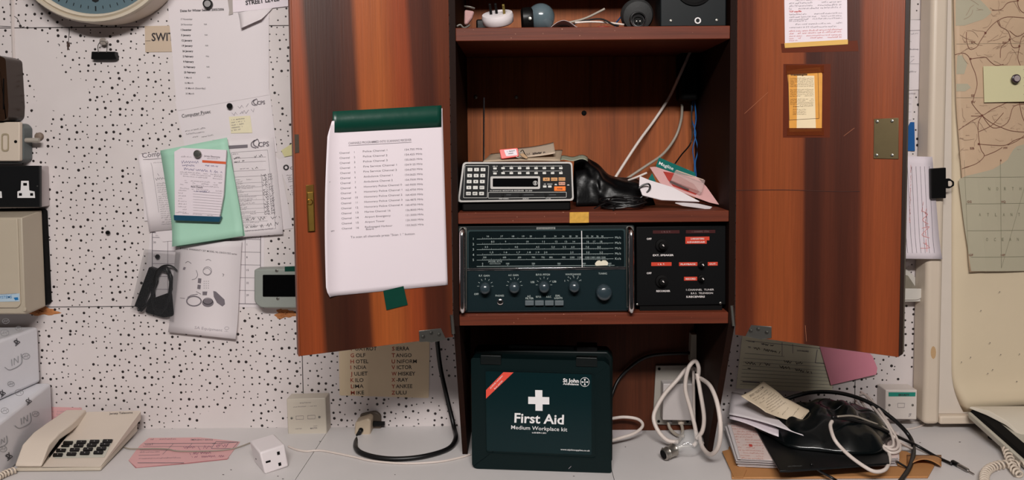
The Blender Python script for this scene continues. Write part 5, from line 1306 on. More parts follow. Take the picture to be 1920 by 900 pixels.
packink(t1, pl1, 0, [('leaf', 35, 736, 1), ('in', 44, 790, 1), ('leaf', 66, 776, .8), ('SX', 51, 757, .8), ('leaf', 8, 770, .9), ('SX', 14, 861, .9), ('leaf', 5, 842, .9), ('in', 2, 830, .8)])
packink(t2, pl2, 0, [('leaf', 8, 624, 1), ('leaf', 34, 616, .7), ('in', 26, 680, 1.05), ('leaf', 48, 668, .9), ('SX', 29, 646, .8), ('SX', 2, 742, .8), ('leaf', 20, 720, .8), ('leaf', 10, 602, .8)])

# ---- pink papers
PINK = mat('pink_form', (214, 164, 164), .65, vary=.03)
o = thing('pink_slip_behind', 'pink printed slip leaning behind the left telephone against the wall', 'paper slip')
sheet('paper', PINK, WP, [(78, 762), (154, 764), (150, 812), (78, 812)], .0015, 1, 1, o)
ik = Ink(WP, .0020)
for y in range(772, 806, 5): ik.words(80, y, 140, y, 2.5, .8, rq)
ik.build('printed_text', INKL, o)
pf_ = thing('pink_form', 'pink printed form lying on the desk between telephone and white adapter', 'form')
MB().prism(DP, [(279, 822), (375, 821), (450, 829), (427, 860), (352, 868), (256, 877), (241, 864), (262, 836)], .0004, .0010).build('top_sheet', PINK, pf_)
MB().prism(DP, [(241, 864), (254, 878), (352, 870), (426, 862), (430, 858), (352, 866)], .0001, .0003).build('under_sheet', mat('pink_dark', (176, 120, 122), .7), pf_)
ik = Ink(DP, .0013)
ik.line(270, 833, 405, 832, .9); ik.line(398, 833, 445, 830, .8); ik.frame([(405, 829), (447, 830), (436, 842), (396, 842)], .8); ik.line(268, 838, 398, 838, .6)
ik.line(325, 833, 305, 853, .6); ik.line(360, 833, 350, 843, .6); ik.line(262, 845, 330, 845, .6); ik.line(260, 855, 300, 854, .6); ik.line(258, 869, 345, 869, 1); ik.line(418, 831, 408, 841, .5); ik.line(430, 831, 422, 841, .5)
ik.words(272, 836, 288, 836, 4, 1, rq); ik.text('EMERGENCY SERVICE', 358, 827, 399, 827, 3, .04); ik.words(282, 826, 330, 825, 2.6, .9, rq); ik.words(262, 850, 300, 849, 2.5, .9, rq); ik.words(260, 862, 340, 860, 2.4, .8, rq)
ik.build('printed_lines', INKG, pf_)
ik = Ink(DP, .0014)
for a in ((345, 840, 365, 839, 5), (372, 842, 395, 838, 7), (405, 838, 412, 835, 6), (417, 838, 428, 835, 6), (355, 852, 395, 850, 5), (360, 858, 420, 856, 4)): ik.scrawl(*a, .8, rq)
ik.build('handwriting', mat('mauve_pen', (150, 100, 120), .7), pf_)

# ---- white plug adapter cube
wc = thing('white_plug_adapter', 'white cube mains adapter with socket holes lying on the desk', 'adapter')
fa, fb = G(495, 890.5), G(541, 876)
Fp_ = Plane(fa, fb - fa, (0, .12, 1))
ft = [Fp_.at(*p) for p in [(487, 849), (534, 833), (542, 875), (497, 890)]]
lft = V((0,0,0)); dirb = (G(475, 866) - G(495, 890)); dirb.z = 0
bkp = [p + dirb + V((0, 0, 0)) for p in ft]
b = MB(); b.loft(ft, [ft[0] + dirb, ft[1] + dirb*.95, ft[2] + dirb, ft[3] + dirb]); b.build('body', WPL, wc, bevel=.0035, seg=3)
for pts in ([(498, 865), (507, 862.5), (507.5, 866), (498.5, 868.5)], [(519, 847.5), (524, 846), (525, 852), (520, 853.5)], [(521.5, 868), (526.5, 866.5), (527.5, 872.5), (522.5, 874)]):
    MB().prism(Fp_, pts, .0001, .0005).build('socket_hole', BLACKM, wc)
lp = Plane(ft[3], dirb, ft[0] - ft[3])
MB().prism(lp, [(479, 859), (481, 860), (481, 862), (479, 861)], .0001, .0004).build('vent_slot', mat('slot_grey2', (120, 112, 112), .6), wc)

# ---- telephone sockets on the wall
def wallbox(name, label, q_f, D, side_px, m):
    t = thing(name, label, 'wall socket')
    q = yplane(D); A = [q.at(*p) for p in q_f]; b = MB()
    b.loft(A, [V((p.x, WALL - .0006, p.z)) for p in A]); b.build('housing', m, t, bevel=.002)
    return t, yplane(D - .0002)
t, q = wallbox('telephone_socket', 'cream square wall socket box with small label between phone and alphabet card', [(537, 748), (610, 746), (613, 818), (540, 820)], WALL - .035, 6, mat('socket_cream', (194, 184, 170), .4, vary=.02))
ik = Ink(q, .0004); ik.text('Jersey Telecoms', 562, 756.5, 583, 755.5, 2.4); ik.words(550, 764, 594, 761.5, 2.2, .8, rq); ik.words(554, 805, 566, 804.5, 2.6, 1, rq); ik.text('MASTER', 582, 804.5, 595, 803.5, 2.6, .03); ik.words(588, 799.5, 596, 799, 2, 1, rq)
ik.frame([(555, 780), (569, 779.5), (569, 786), (555, 786.5)], .5); ik.frame([(577, 779), (591, 778.5), (591, 785), (577, 785.5)], .5)
ik.build('printed_text', INKG, t)
for x, y in ((547, 784), (599, 782)):
    s_ = MB(); screwhead(s_, q.at(x, y), q.n, .0026); s_.build('screw', STEEL, t)

# ---- phonetic alphabet card
al = thing('phonetic_alphabet_card', 'yellowed phonetic alphabet card with red initials under the left door', 'card')
card('card', mat('old_card', (222, 200, 168), .55, vary=.06, scale=10), WP, rpoly([(634, 560), (807, 555), (804, 746), (637, 741)], 3), .0004, .0012, al)
ib = Ink(WP, .0016); ir = Ink(WP, .0016)
L_ = [('F', 'OXTROT', 658), ('G', 'OLF', 670.5), ('H', 'OTEL', 682), ('I', 'NDIA', 693), ('J', 'ULIET', 705), ('K', 'ILO', 717), ('L', 'IMA', 728.5), ('M', 'IKE', 740.5)]
R_2 = [('S', 'IERRA', 658), ('T', 'ANGO', 670.5), ('U', 'NIFORM', 682), ('V', 'ICTOR', 693), ('W', 'HISKEY', 705), ('X', '-RAY', 716.5), ('Y', 'ANKEE', 728.5), ('Z', 'ULU', 740.5)]
WD = {'OXTROT': 41, 'OLF': 18, 'OTEL': 23.5, 'NDIA': 23, 'ULIET': 25, 'ILO': 15.5, 'IMA': 18.5, 'IKE': 14.5, 'IERRA': 25, 'ANGO': 29.5, 'NIFORM': 37, 'ICTOR': 28, 'HISKEY': 32, '-RAY': 22, 'ANKEE': 31, 'ULU': 20}
OF = {'I': 5, 'J': 5.5, 'H': 10, 'G': 10, 'K': 9, 'L': 6, 'M': 11, 'F': 8, 'S': 8, 'T': 8, 'U': 10, 'V': 10, 'W': 12.5, 'X': 9, 'Y': 8, 'Z': 8}
for lst, x0 in ((L_, 657.5), (R_2, 734.5)):
    for c_, w_, y in lst:
        y -= 1.0; cw = {'I': 1.6, 'J': 3.6, 'W': 9.5, 'M': 8.5}.get(c_, 6.5)
        ir.text(c_, x0, y, x0 + cw, y - .1, 7.2, .015); ib.text(w_, x0 + OF[c_] + (1.5 if c_ in 'IJ' else 0), y - .1, x0 + OF[c_] + (1.5 if c_ in 'IJ' else 0) + WD[w_], y - .5, 7, .012)
ib.build('printed_text', mat('card_black', (44, 36, 32), .6), al); ir.build('red_initials', mat('card_red', (172, 62, 40), .6), al)

# ---- plug in wall with thick black cable
pg = thing('cream_plug', 'cream mains plug in the wall with thick black cable looping over the desk', 'plug')
MB().prism(yplane(WALL - .030), rpoly([(668, 789), (692, 781), (697, 785), (696, 818), (692, 824), (676, 821), (667, 812)], 3), -.022, .012).build('plug_body', mat('plug_cream', (186, 168, 146), .4, vary=.04), pg, bevel=.003)
MB().prism(WP, rpoly([(676, 774), (706, 768), (716, 776), (716, 812), (700, 822), (680, 815)], 5), .0006, .010).build('socket_rose', mat('dark_rose', (84, 72, 62), .5, vary=.1), pg, bevel=.003)
MB().prism(yplane(WALL - .012), [(700, 789), (722, 790), (722, 796), (700, 797)], 0, .006).build('plug_pin', BLACKP, pg)
MB().prism(yplane(WALL - .012), [(700, 806), (709, 806), (709, 816), (700, 816)], 0, .006).build('plug_pin', BLACKP, pg)
MB().lathe(P(677, 806, WALL - .041), (0, -1, 0), [(.0052, 0), (.0054, .002), (.005, .003)], 16).build('cable_gland', BLACKP, pg)
R1 = .0048
o = MB().tube([P(677, 806, WALL - .046), P(669, 822, WALL - .052), g(668, 848, R1 + .003), g(690, 860, R1 + .002), g(735, 866, R1 + .001), g(790, 862, R1 + .001), g(838, 848, R1 + .001), g(854, 834, .012), P(851, 800, WALL - .05), P(838, 745, WALL - .03), P(826, 690, WALL - .02), P(820, 640, WALL - .02), P(818, 600, WALL - .02)], R1, 12, 8).build('black_power_cable', BCABLE, None, smooth=True, angle=180)
tag(o, 'thick black cable curving from the cream plug over the desk and up behind the door', 'cable')
o = MB().tube([g(541, 839, .0022), g(556, 845, .0022), g(575, 848, .0022), g(600, 846.5, .0022), g(632, 852, .0022), g(665, 859, .0022), g(700, 866.5, .0022), g(760, 871, .0022), g(820, 868, .0022), g(858, 861, .0022), g(882, 854, .0022)], .0021, 8, 8).build('thin_white_cable', WCABLE, None, smooth=True, angle=180)
tag(o, 'thin white cable running along the desk below the alphabet card', 'cable')
o = MB().tube([g(232, 840, .0022), g(245, 844, .0028), g(290, 844, .0032), g(315, 845, .0032), g(332, 848.5, .0032), g(370, 849, .0032), g(410, 847.5, .0032), g(440, 843, .0028), g(470, 832, .0022), g(492, 824, .0022), g(510, 822.5, .0022)], .0014, 8, 8).build('thin_grey_wire', GCABLE, None, smooth=True, angle=180)
tag(o, 'thin grey wire lying across the pink form', 'cable')

# ---- under the cabinet, right half
KB = yplane(BACK)
jb = thing('junction_box', 'white junction box on a grey metal plate under the cabinet', 'electrical box')
MB().prism(KB, [(1229, 684), (1296, 683), (1296, 795), (1223, 794)], .0004, .006).build('mounting_plate', mat('plate_grey', (150, 144, 136), .5, vary=.05), jb, bevel=.001)
MB().prism(KB, rpoly([(1238, 710), (1296, 710), (1295, 778), (1237, 777)], 2), .0065, .034).build('cover', mat('cover_white', (186, 178, 176), .45, vary=.04), jb, bevel=.003)
for x, y in ((1235, 690), (1234, 788), (1288, 788)):
    MB().lathe(KB.at(x, y, .0062), (0, -1, 0), [(.0032, 0), (.0030, .0006)], 12).build('screw_hole', BLACKM, jb)
MB().lathe(KB.at(1253, 779, .016), (0, 0, -1), [(.006, 0), (.0065, .004), (.0055, .010), (.004, .012)], 16).build('cable_gland', mat('gland_grey', (110, 106, 104), .4), jb, smooth=True)
MB().lathe(KB.at(1274, 779, .016), (0, 0, -1), [(.0075, 0), (.0078, .005), (.0065, .012), (.004, .014)], 16).build('cable_gland', CREAM, jb, smooth=True)
o = MB().prism(KB, [(1292, 622), (1317, 622), (1317, 671), (1290, 673)], .0005, .022).build('white_trunking', mat('trunking_white', (170, 162, 148), .5, vary=.05), None, bevel=.001)
tag(o, 'short white trunking piece high under the cabinet above the white cable coil', 'trunking')
R3 = .0042
def wc_(label, pts, m=WCABLE, r=R3, nm='white_flex'):
    o = MB().tube([P(*p) for p in pts], r, 12, 8).build(nm, m, None, smooth=True, angle=180); return tag(o, label, 'cable')
B0 = BACK
wc_('white flex loop sweeping left across the white junction box', [(1306, 694, B0-.030), (1290, 690, B0-.046), (1270, 712, B0-.060), (1244, 742, B0-.066), (1226, 778, B0-.075), (1233, 806, B0-.09), (1252, 826, B0-.10), (1272, 828, B0-.105)])
wc_('white flex strand hanging straight down right of the junction box', [(1308, 712, B0-.075), (1310, 690, B0-.080), (1303, 677, B0-.080), (1290, 692, B0-.082), (1285, 728, B0-.082), (1294, 764, B0-.086), (1303, 800, B0-.092), (1306, 826, B0-.10), (1300, 836, B0-.105)])
wc_('white flex strand crossing behind the bulb', [(1307, 700, B0-.104), (1313, 735, B0-.112), (1320, 780, B0-.118), (1317, 808, B0-.118), (1306, 822, B0-.112)])
wc_('large white flex loop on the right dropping to the desk', [(1306, 708, B0-.09), (1318, 712, B0-.12), (1333, 726, B0-.165), (1345, 757, B0-.20), (1351, 800, B0-.222), (1347, 836, B0-.215), (1333, 852, B0-.19), (1318, 840, B0-.15), (1311, 816, B0-.11)])
wc_('thin white flex falling vertically in the middle of the cable coil', [(1300, 694, B0-.040), (1301, 740, B0-.04), (1302, 790, B0-.05), (1306, 812, B0-.07), (1318, 832, B0-.10)], r=.003)
wc_('white flex at desk level left of the bulb curving out behind the green case', [(1145, 785, B0-.03), (1170, 782, B0-.03), (1196, 786, B0-.035), (1205, 798, B0-.05), (1190, 812, B0-.07), (1160, 822, B0-.085), (1145, 826, B0-.09)], r=.0032)
wc_('grey cable from the dark gland curling to the bulb', [(1253, 790, B0-.016), (1256, 803, B0-.025), (1268, 815, B0-.04), (1282, 818, B0-.06)], m=GCABLE, r=.0034, nm='grey_flex')
wc_('grey cable from the cream gland curling round the bulb neck', [(1274, 790, B0-.016), (1279, 800, B0-.025), (1279, 815, B0-.045), (1270, 829, B0-.085), (1258, 835, B0-.10)], m=GCABLE, r=.0034, nm='grey_flex')
wc_('black cable looping behind the green first aid case', [(1146, 745, B0-.03), (1160, 712, B0-.012), (1190, 682, B0-.010), (1225, 666, B0-.010), (1294, 662, B0-.012)], m=BCABLE, r=.0035, nm='black_flex')
o = card('folded_slip', PAPER, DP, [(1146, 802), (1200, 799), (1204, 812), (1150, 826)], .0003, .0020, None)
tag(o, 'folded white slip lying on the desk right of the green case', 'paper slip')

lb2 = thing('light_bulb', 'clear glass light bulb with metal bayonet cap lying on the desk', 'light bulb')
bA = G(1256, 862, DESK) ; bc0 = P(1244, 851, G(1250, 866).y) 
cap = V(bc0); cap.z = DESK + .0145
gl_c = P(1300, 836, bc0.y + .035); ax = (V((gl_c.x, bc0.y + .035, DESK + .0262)) - cap).normalized()
MB().lathe(cap, ax, [(.0095, 0), (.0112, .0015), (.0112, .010), (.0118, .011), (.0112, .012), (.0112, .024), (.0125, .027), (.011, .029)], 28).build('metal_cap', mat('alu_cap', (170, 164, 156), .32, .9, vary=.1), lb2, smooth=True)
MB().lathe(cap - ax*.0006, ax, [(.0088, -.0004), (.0088, .0002)], 24).build('cap_insulator', BLACKM, lb2)
for s_ in (-1, 1):
    MB().lathe(cap + ax*.006 + ax.orthogonal().normalized()*s_*.0108, ax.orthogonal().normalized()*s_, [(.0013, 0), (.0013, .002)], 10).build('bayonet_pin', STEEL, lb2)
GLS = mat('bulb_glass', (235, 235, 235), .04, alpha=.15, spec=1.0, coat=1.0, vary=0)
o = MB().lathe(cap + ax*.029, ax, [(.0105, 0), (.012, .006), (.019, .018), (.0245, .030), (.0255, .040), (.0235, .050), (.0175, .059), (.008, .064), (.0005, .0652)], 36).build('glass_envelope', GLS, lb2, smooth=True, angle=180)
MB().lathe(cap + ax*.0292, ax, [(.005, 0), (.003, .010), (.0025, .016), (.001, .0165)], 14).build('glass_stem', mat('milky_stem', (200, 196, 190), .2), lb2, smooth=True)
sd = ax.cross(V((0,0,1))).normalized(); fp_ = cap + ax*.045
MB().tube([fp_, fp_ + ax*.014 + sd*.010, fp_ + ax*.016 + sd*.004, fp_ + ax*.016 - sd*.004, fp_ + ax*.014 - sd*.010, fp_], .0004, 5, 0).build('filament', STEEL, lb2)
# ================================================================== RIGHT SIDE
# ---- framed board
FD = WALL - .055; q = yplane(FD); BDK = yplane(WALL - .030)
FRM = mat('cream_frame_paint', (206, 190, 172), .45, vary=.05, scale=9)
bd = thing('framed_board', 'cream painted frame with a yellowed plastic backed board at right', 'notice board')
xo = q.at(1748, 400).x; zb_ = q.at(1760, 797).z; xi = q.at(1772, 400).x
x0w = P(1741, 400, FD).x
b = MB(); b.box((x0w, FD, zb_), (xi, WALL - .0005, EYE.z + .5)); b.build('stile', FRM, bd, bevel=.010, seg=4)
zr = q.at(1800, 781).z
b = MB(); b.box((xi + .0003, FD + .002, zb_), (xi + .6, WALL - .0005, zr)); b.build('bottom_rail', FRM, bd, bevel=.004, seg=3)
b = MB(); b.box((xi + .0006, WALL - .038, zr + .0006), (xi + .6, WALL - .001, EYE.z + .5)); b.build('inner_panel', mat('off_white_panel', (206, 194, 182), .5, vary=.03), bd)
JP = yplane(WALL - .0385)
ik = MB(); ik.prism(JP, [(1755, 779), (1815, 779), (1815, 780.5), (1755, 780.5)], .0001, .0012); ik.build('dirty_joint', mat('dirt_brown', (92, 74, 56), .9, vary=.4), bd)
PLS = mat('yellowed_plastic', (208, 191, 164), .35, vary=.09, scale=5, bump=.08, bscale=8)
def pfn(s_, t_):
    x = 1784 + 200*s_; y = -20 + (772 - 12*s_ + 20)*t_
    if t_ > .9:
        k = (t_ - .9)/.1; x += (22*k*k)*(1-s_)
    h = .002 + .014*math.exp(-((t_-.975)/.03)**2) + .007*min(1, s_*10)*(1 - .5*t_) * 0.8
    if s_ < .04: h *= s_/.04
    if t_ > .985: h *= (1-t_)/.015
    return JP.at(x, y, max(.0006, h))
MB().grid(pfn, 26, 60).build('plastic_sheet', PLS, bd, solid=.0006, smooth=True, angle=180)
b = Ink(JP, .0115)
for x, y in ((1870, 662), (1814, 667), (1855, 690), (1846, 697), (1900, 712), (1905, 661), (1833, 580), (1868, 545), (1797, 676), (1850, 640)): b.poly(circ(x, y, 1.0, 7))
b.build('speck', SPK, bd)
sn_ = MB().prism(yplane(FD), circ(1750, 661, 5, 12, 12), -.0002, .0003).build('water_stain', mat('stain_tan', (186, 152, 112), .6), bd)

# ---- map
def mh(x, y): return .0125 + .004*math.sin((x - 1783)/40) * (1 if x > 1783 else 0)
mp_ = thing('road_map', 'old road map with sea area pinned inside the framed board', 'map')
def mfn(s_, t_):
    lx = 1781 + (5*t_/.42 if t_ < .42 else 5 + 24*(t_-.42)/.58)
    x = lx + (1990 - lx)*s_; y = -20 + (528 - 17*s_)*t_ + 0*s_
    return JP.at(x, y, mh(x, y))
MB().grid(mfn, 20, 20).build('land_sheet', mat('map_land', (192, 164, 136), .6, vary=.10, scale=16), mp_, solid=.0004, smooth=True, angle=180)
def mi(k): return Ink(JP, lambda x, y, k=k: mh(x, y) + k)
def fillstrip(ink, left, right, y0, y1, n=24):
    for i in range(n):
        ya = y0 + (y1-y0)*i/n; yb = y0 + (y1-y0)*(i+1)/n
        for j in range(6):
            f = lambda y, u: left(y) + (right(y)-left(y))*u
            ink.poly([(f(ya, j/6), ya), (f(ya, (j+1)/6), ya), (f(yb, (j+1)/6), yb), (f(yb, j/6), yb)])
def interp(tab):
    def g_(y):
        for (a, xa), (b_, xb_) in zip(tab, tab[1:]):
            if y <= b_: return xa + (xb_-xa)*(y-a)/(b_-a)
        return tab[-1][1]
    return g_
sea = mi(.0006)
fillstrip(sea, interp([(0, 1785), (50, 1785)]), interp([(0, 1826), (14, 1840), (26, 1850), (38, 1836), (50, 1800)]), 0, 50, 14)
fillstrip(sea, interp([(262, 1945), (275, 1895), (290, 1885), (300, 1880), (318, 1850), (330, 1800), (336, 1790), (420, 1800), (508, 1813)]), lambda y: 1986, 262, 506, 40)
fillstrip(sea, interp([(105, 1788), (140, 1786)]), interp([(105, 1796), (120, 1806), (140, 1800)]), 105, 140, 6)
fillstrip(sea, interp([(158, 1786), (172, 1786)]), interp([(158, 1806), (165, 1812), (172, 1802)]), 158, 172, 4)
sea.build('sea_area', mat('map_sea', (172, 164, 142), .6, vary=.05, scale=12), mp_)
rd = mi(.0010); rd2 = mi(.0010)
net = [[(1783, 104), (1798, 101), (1808, 108), (1814, 125), (1820, 140), (1823, 160), (1818, 180), (1814, 195)], [(1811, 112), (1825, 110), (1838, 109), (1848, 118), (1858, 124), (1872, 122)], [(1838, 64), (1828, 80), (1822, 90), (1810, 94), (1804, 78), (1804, 62)],
       [(1920, 66), (1908, 72), (1903, 90), (1900, 110), (1905, 124)], [(1899, 0), (1901, 14), (1908, 24), (1920, 28)], [(1899, 4), (1880, 8), (1868, 20), (1850, 22)], [(1838, 64), (1848, 52), (1860, 42), (1880, 34), (1920, 36)], [(1860, 42), (1866, 52), (1880, 60), (1884, 76), (1868, 90), (1866, 110)],
       [(1920, 58), (1900, 70), (1884, 60)], [(1812, 218), (1832, 217), (1850, 206), (1872, 196), (1880, 192)], [(1832, 217), (1848, 230), (1870, 240), (1890, 246), (1920, 248)], [(1832, 217), (1825, 232), (1826, 258), (1830, 280), (1836, 292), (1822, 306), (1800, 314)], [(1832, 217), (1812, 228), (1790, 244)],
       [(1832, 217), (1852, 240), (1880, 230), (1892, 200), (1920, 196)], [(1903, 192), (1908, 216), (1918, 245), (1902, 262), (1880, 272)], [(1826, 270), (1850, 272), (1876, 272), (1896, 262), (1920, 256)], [(1826, 247), (1850, 235), (1872, 212)], [(1808, 312), (1796, 316)], [(1836, 292), (1856, 284), (1870, 276)],
       [(1866, 50), (1862, 40)], [(1814, 195), (1822, 206), (1832, 217)], [(1884, 76), (1890, 90), (1903, 90)]]
for p in net: rd.path(p, 1.0, 4)
for i in range(46):
    x = rq.uniform(1792, 1912); y = rq.choice((rq.uniform(4, 120), rq.uniform(60, 120), rq.uniform(198, 290))); a = rq.uniform(0, 6.3); p = [(x, y)]
    for j in range(3):
        a += rq.uniform(-.7, .7); x += 9*math.cos(a); y += 8*math.sin(a); p.append((x, y))
    if all(1788 < u[0] < 1975 and not (124 < u[1] < 194 and u[0] > 1830) and not (u[1] > 262 and u[0] > 1850) and u[1] < 300 for u in p): rd2.path(p, .6, 3)
for i in range(70):
    x = rq.uniform(1790, 1918); y = rq.choice((rq.uniform(5, 120), rq.uniform(196, 300)))
    rd2.line(x, y, x + rq.uniform(-9, 9), y + rq.uniform(-7, 7), .35)
    if i % 2: rd2.words(x, y, x + 7, y, 1.8, 1, rq)
for x, y in ((1900, 3), (1838, 64), (1811, 112), (1832, 217), (1884, 76), (1826, 270), (1903, 88)): rd.poly(circ(x, y, 2.2, 8))
for t_, x, y in (('SX', 1812, 83), ('SW', 1870, 84), ('SS', 1811, 182), ('SV', 1812, 194), ('SB', 1810, 280), ('HW', 1872, 279), ('GG', 1805, 379), ('HQ', 1868, 379), ('GF', 1808, 478), ('HF', 1867, 478), ('6', 1865, 302)): rd.text(t_, x, y, x + 4*len(t_), y, 4, .02)
rd.build('road_line', mat('map_road', (110, 66, 52), .7, vary=.1), mp_)
gr_ = mi(.0011)
for y, x0 in ((332, 1798), (381, 1803), (431, 1806), (480, 1812)): gr_.line(x0, y, 1945, y - 1, .6)
gr_.line(1866, 302, 1868, 500, .6); gr_.line(1922, 320, 1868, 500, .5); gr_.line(1800, 300, 1808, 500, .4); gr_.line(1786, 84, 1940, 83, .35); gr_.line(1786, 184, 1940, 184, .35)
rd2.build('contour_marks', mat('map_fine', (146, 118, 98), .7), mp_)
for s_, y, x0, x1 in (('NORTH', 356, 1845, 1905), ('ATLANTIC', 404, 1828, 1932), ('OCEAN', 450, 1841, 1900)):
    n_ = len(s_)
    for i, c_ in enumerate(s_):
        x = x0 + (x1-x0)*i/(n_-1); gr_.text(c_, x - 1.8, y, x + 1.8 if c_ != 'I' else x - 1.2, y, 6, .0)
gr_.build('grid_and_sea_name', mat('map_green_ink', (112, 110, 88), .7), mp_)

nc = thing('note_card', 'pale yellow blank note card pinned on the road map', 'card')
card('card', mat('pale_green_card', (206, 198, 158), .6, vary=.02), JP, [(1832, 126), (1960, 124), (1960, 190), (1834, 193)], .0205, .0212, nc)
ik = Ink(JP, .0216)
for y in (132, 147, 162, 178): ik.line(1906, y, 1945, y, .7)
ik.build('ruled_line', INKG, nc)
pn = thing('note_pin', 'round grey pin with dark rim in the middle of the yellow note card', 'pin')
MB().lathe(JP.at(1887, 149.5, .0214), (0,-1,0), [(.0015, 0), (.0015, .005), (.007, .006), (.0088, .008), (.0086, .011), (.006, .0125), (.0005, .0126)], 24).build('pin_head', mat('dark_pin', (50, 36, 46), .3), pn, smooth=True)
MB().lathe(JP.at(1887, 149.5, .0338), (0,-1,0), [(.0062, .0003), (.0060, .0009)], 20).build('pin_disc', mat('pin_disc_grey', (160, 148, 148), .35), pn)

# ---- papers between right door and frame
rs_ = thing('form_sheet', 'white typed form high on the dotted wall beside the right door', 'sheet of paper')
sheet('paper', PAPER, WP, [(1600, 36), (1734, 38), (1736, 168), (1600, 172)], .0022, 1, 1, rs_)
ik = Ink(WP, .0027)
ik.line(1640, 60, 1724, 57, .8); ik.line(1640, 120, 1722, 120, .5); ik.words(1693, 94, 1720, 93, 2.5, 1, rq); ik.words(1700, 94, 1722, 94, 2.5, 1, rq); ik.words(1693, 66, 1720, 64, 2.4, .7, rq); ik.words(1693, 80, 1708, 79, 2.4, 1, rq); ik.words(1693, 108, 1714, 107, 3, 1, rq); ik.line(1705, 118, 1713, 111, .5); ik.words(1693, 137, 1717, 136, 3, 1, rq)
ik.build('printed_text', INKG, rs_)
rs2 = thing('ruled_sheet', 'white ruled sheet with faint writing and blue drawing beside the right door', 'sheet of paper')
sheet('paper', PAPER, WP, [(1600, 172), (1712, 170), (1706, 300), (1600, 300)], .0012, 1, 1, rs2)
ik = Ink(WP, .0017)
for y in (184, 195, 210, 225, 241): ik.line(1610, y-3, 1708, y, .6)
ik.scrawl(1693, 176, 1716, 175, 3, .6, rq); ik.scrawl(1693, 190, 1706, 190, 4, .6, rq)
ik.build('printed_lines', INKL, rs2)
o = MB().prism(WP, [(1700, 244), (1703, 234), (1706, 229), (1713, 229), (1714, 283), (1699, 283)], .0020, .0034).build('blue_card', mat('blue_card', (18, 84, 146), .45), None)
tag(o, 'small bright blue jagged card on the dotted wall beside the right door', 'card')
def ll(x, y): return .0003 + max(0, (y - 440)/45)**2*.006
RLP = yplane(FD - .003)
rl_ = thing('clipped_ruled_paper', 'white ruled paper with red handwriting held by the black clip on the frame', 'sheet of paper')
sheet('paper', PAPERB, RLP, [(1672, 292), (1748, 294), (1764, 485), (1676, 484)], ll, 4, 14, rl_)
ik = Ink(RLP, lambda x, y: ll(x, y) + .0006)
for x in (1692, 1701, 1709, 1717, 1725, 1733, 1742): ik.line(x, 312, x + 8, 474, .7)
ik.build('ruled_lines', INKG, rl_)
ik = Ink(RLP, lambda x, y: ll(x, y) + .0008)
for x, y0_, y1_2, h_ in ((1696, 320, 425, 5), (1708, 312, 420, 5), (1731, 380, 395, 4)): ik.scrawl(x, y0_, x - 3, y1_2, h_, .6, rq)
for p in ([(1727, 395), (1739, 402), (1729, 412), (1740, 420)], [(1728, 428), (1742, 425), (1728, 440), (1742, 446)], [(1724, 465), (1742, 464), (1730, 455)]): ik.path(p, 1.0, 3)
ik.scrawl(1735, 395, 1736, 468, 8, .9, rq)
ik.build('handwriting', mat('red_pencil', (206, 130, 126), .7), rl_)
bc = thing('bulldog_clip', 'black bulldog clip gripping paper on the cream frame edge', 'clip')
cqd = yplane(FD - .0045)
MB().prism(cqd, rpoly([(1741, 316), (1769, 314), (1769, 371), (1742, 372)], 1.5), .0005, .010).build('clip_body', BLACKP, bc, bevel=.0015)
MB().ring([cqd.at(*p, .006) for p in rpoly([(1764, 335), (1776, 334), (1785, 340), (1785, 348), (1776, 353), (1764, 352)], 2)], [cqd.at(*p, .006) for p in rpoly([(1774, 339), (1779, 339), (1782, 342), (1782, 346), (1779, 349), (1774, 349)], 1.2)], 0, .002, (0,-1,0)).build('clip_lever', BLACKP, bc, bevel=.0006)
# small white tray
tr = thing('white_tray', 'small white plastic tray on the wall below the clipped ruled paper', 'tray')
def trbox(pts0, pts1): pass
TW = mat('tray_white', (196, 190, 182), .4, vary=.03)
MB().prism(WP, [(1640, 496), (1694, 500), (1738, 541), (1738, 556), (1726, 560), (1640, 562)], .0006, .006).build('back_plate', TW, tr, bevel=.002)
MB().prism(yplane(WALL - .030), rpoly([(1640, 540), (1738, 541), (1736, 553), (1720, 562), (1640, 563)], [0, 3, 3, 4, 0]), 0, .0025).build('front_wall', TW, tr, bevel=.001)
MB().prism(WP, [(1640, 552), (1734, 550), (1722, 560), (1640, 561)], .0065, .0295).build('tray_floor', TW, tr, bevel=.001)
MB().prism(yplane(WALL - .012), [(1640, 512), (1700, 516), (1716, 540), (1640, 541)], 0, .006).build('wire_insert', mat('insert_grey', (130, 122, 108), .5, vary=.2, scale=80), tr)
o = MB().prism(yplane(WALL - .010), [(1640, 490), (1688, 487), (1710, 494), (1688, 508), (1640, 506)], 0, .0008).build('torn_paper', PAPER, None)
tag(o, 'white paper corner sticking out above the small white tray', 'paper scrap')

# ---- green form and pink sheet on the wall under the right door
gfm = thing('delivery_form', 'pale green handwritten delivery form on the wall under the right door', 'form')
sheet('paper', mat('pale_green_paper', (226, 220, 194), .65, vary=.03), WP, [(1396, 590), (1568, 618), (1560, 736), (1380, 728)], .0010, 1, 1, gfm)
ik = Ink(WP, .0015)
ik.line(1398, 638, 1545, 654, .8); ik.line(1466, 641, 1466, 668, .8); ik.line(1486, 645, 1486, 662, .8); ik.line(1396, 662, 1470, 668, .6)
for i in range(8): ik.line(1394 - i, 671 + i*7, 1562, 682 + i*6.5, .5)
ik.line(1532, 655, 1528, 680, 1.2); ik.line(1528, 680, 1545, 681, 1.2); ik.text('FROM', 1402, 641, 1414, 642, 3, .04); ik.text('TO', 1402, 652, 1407, 652.5, 3, .04); ik.text('DATE REQUIRED', 1494, 658, 1516, 660, 2.6, .03)
ik.poly([(1392, 714), (1424, 716), (1424, 718), (1392, 716)])
ik.build('printed_lines', INKG, gfm)
ik = Ink(WP, .0018)
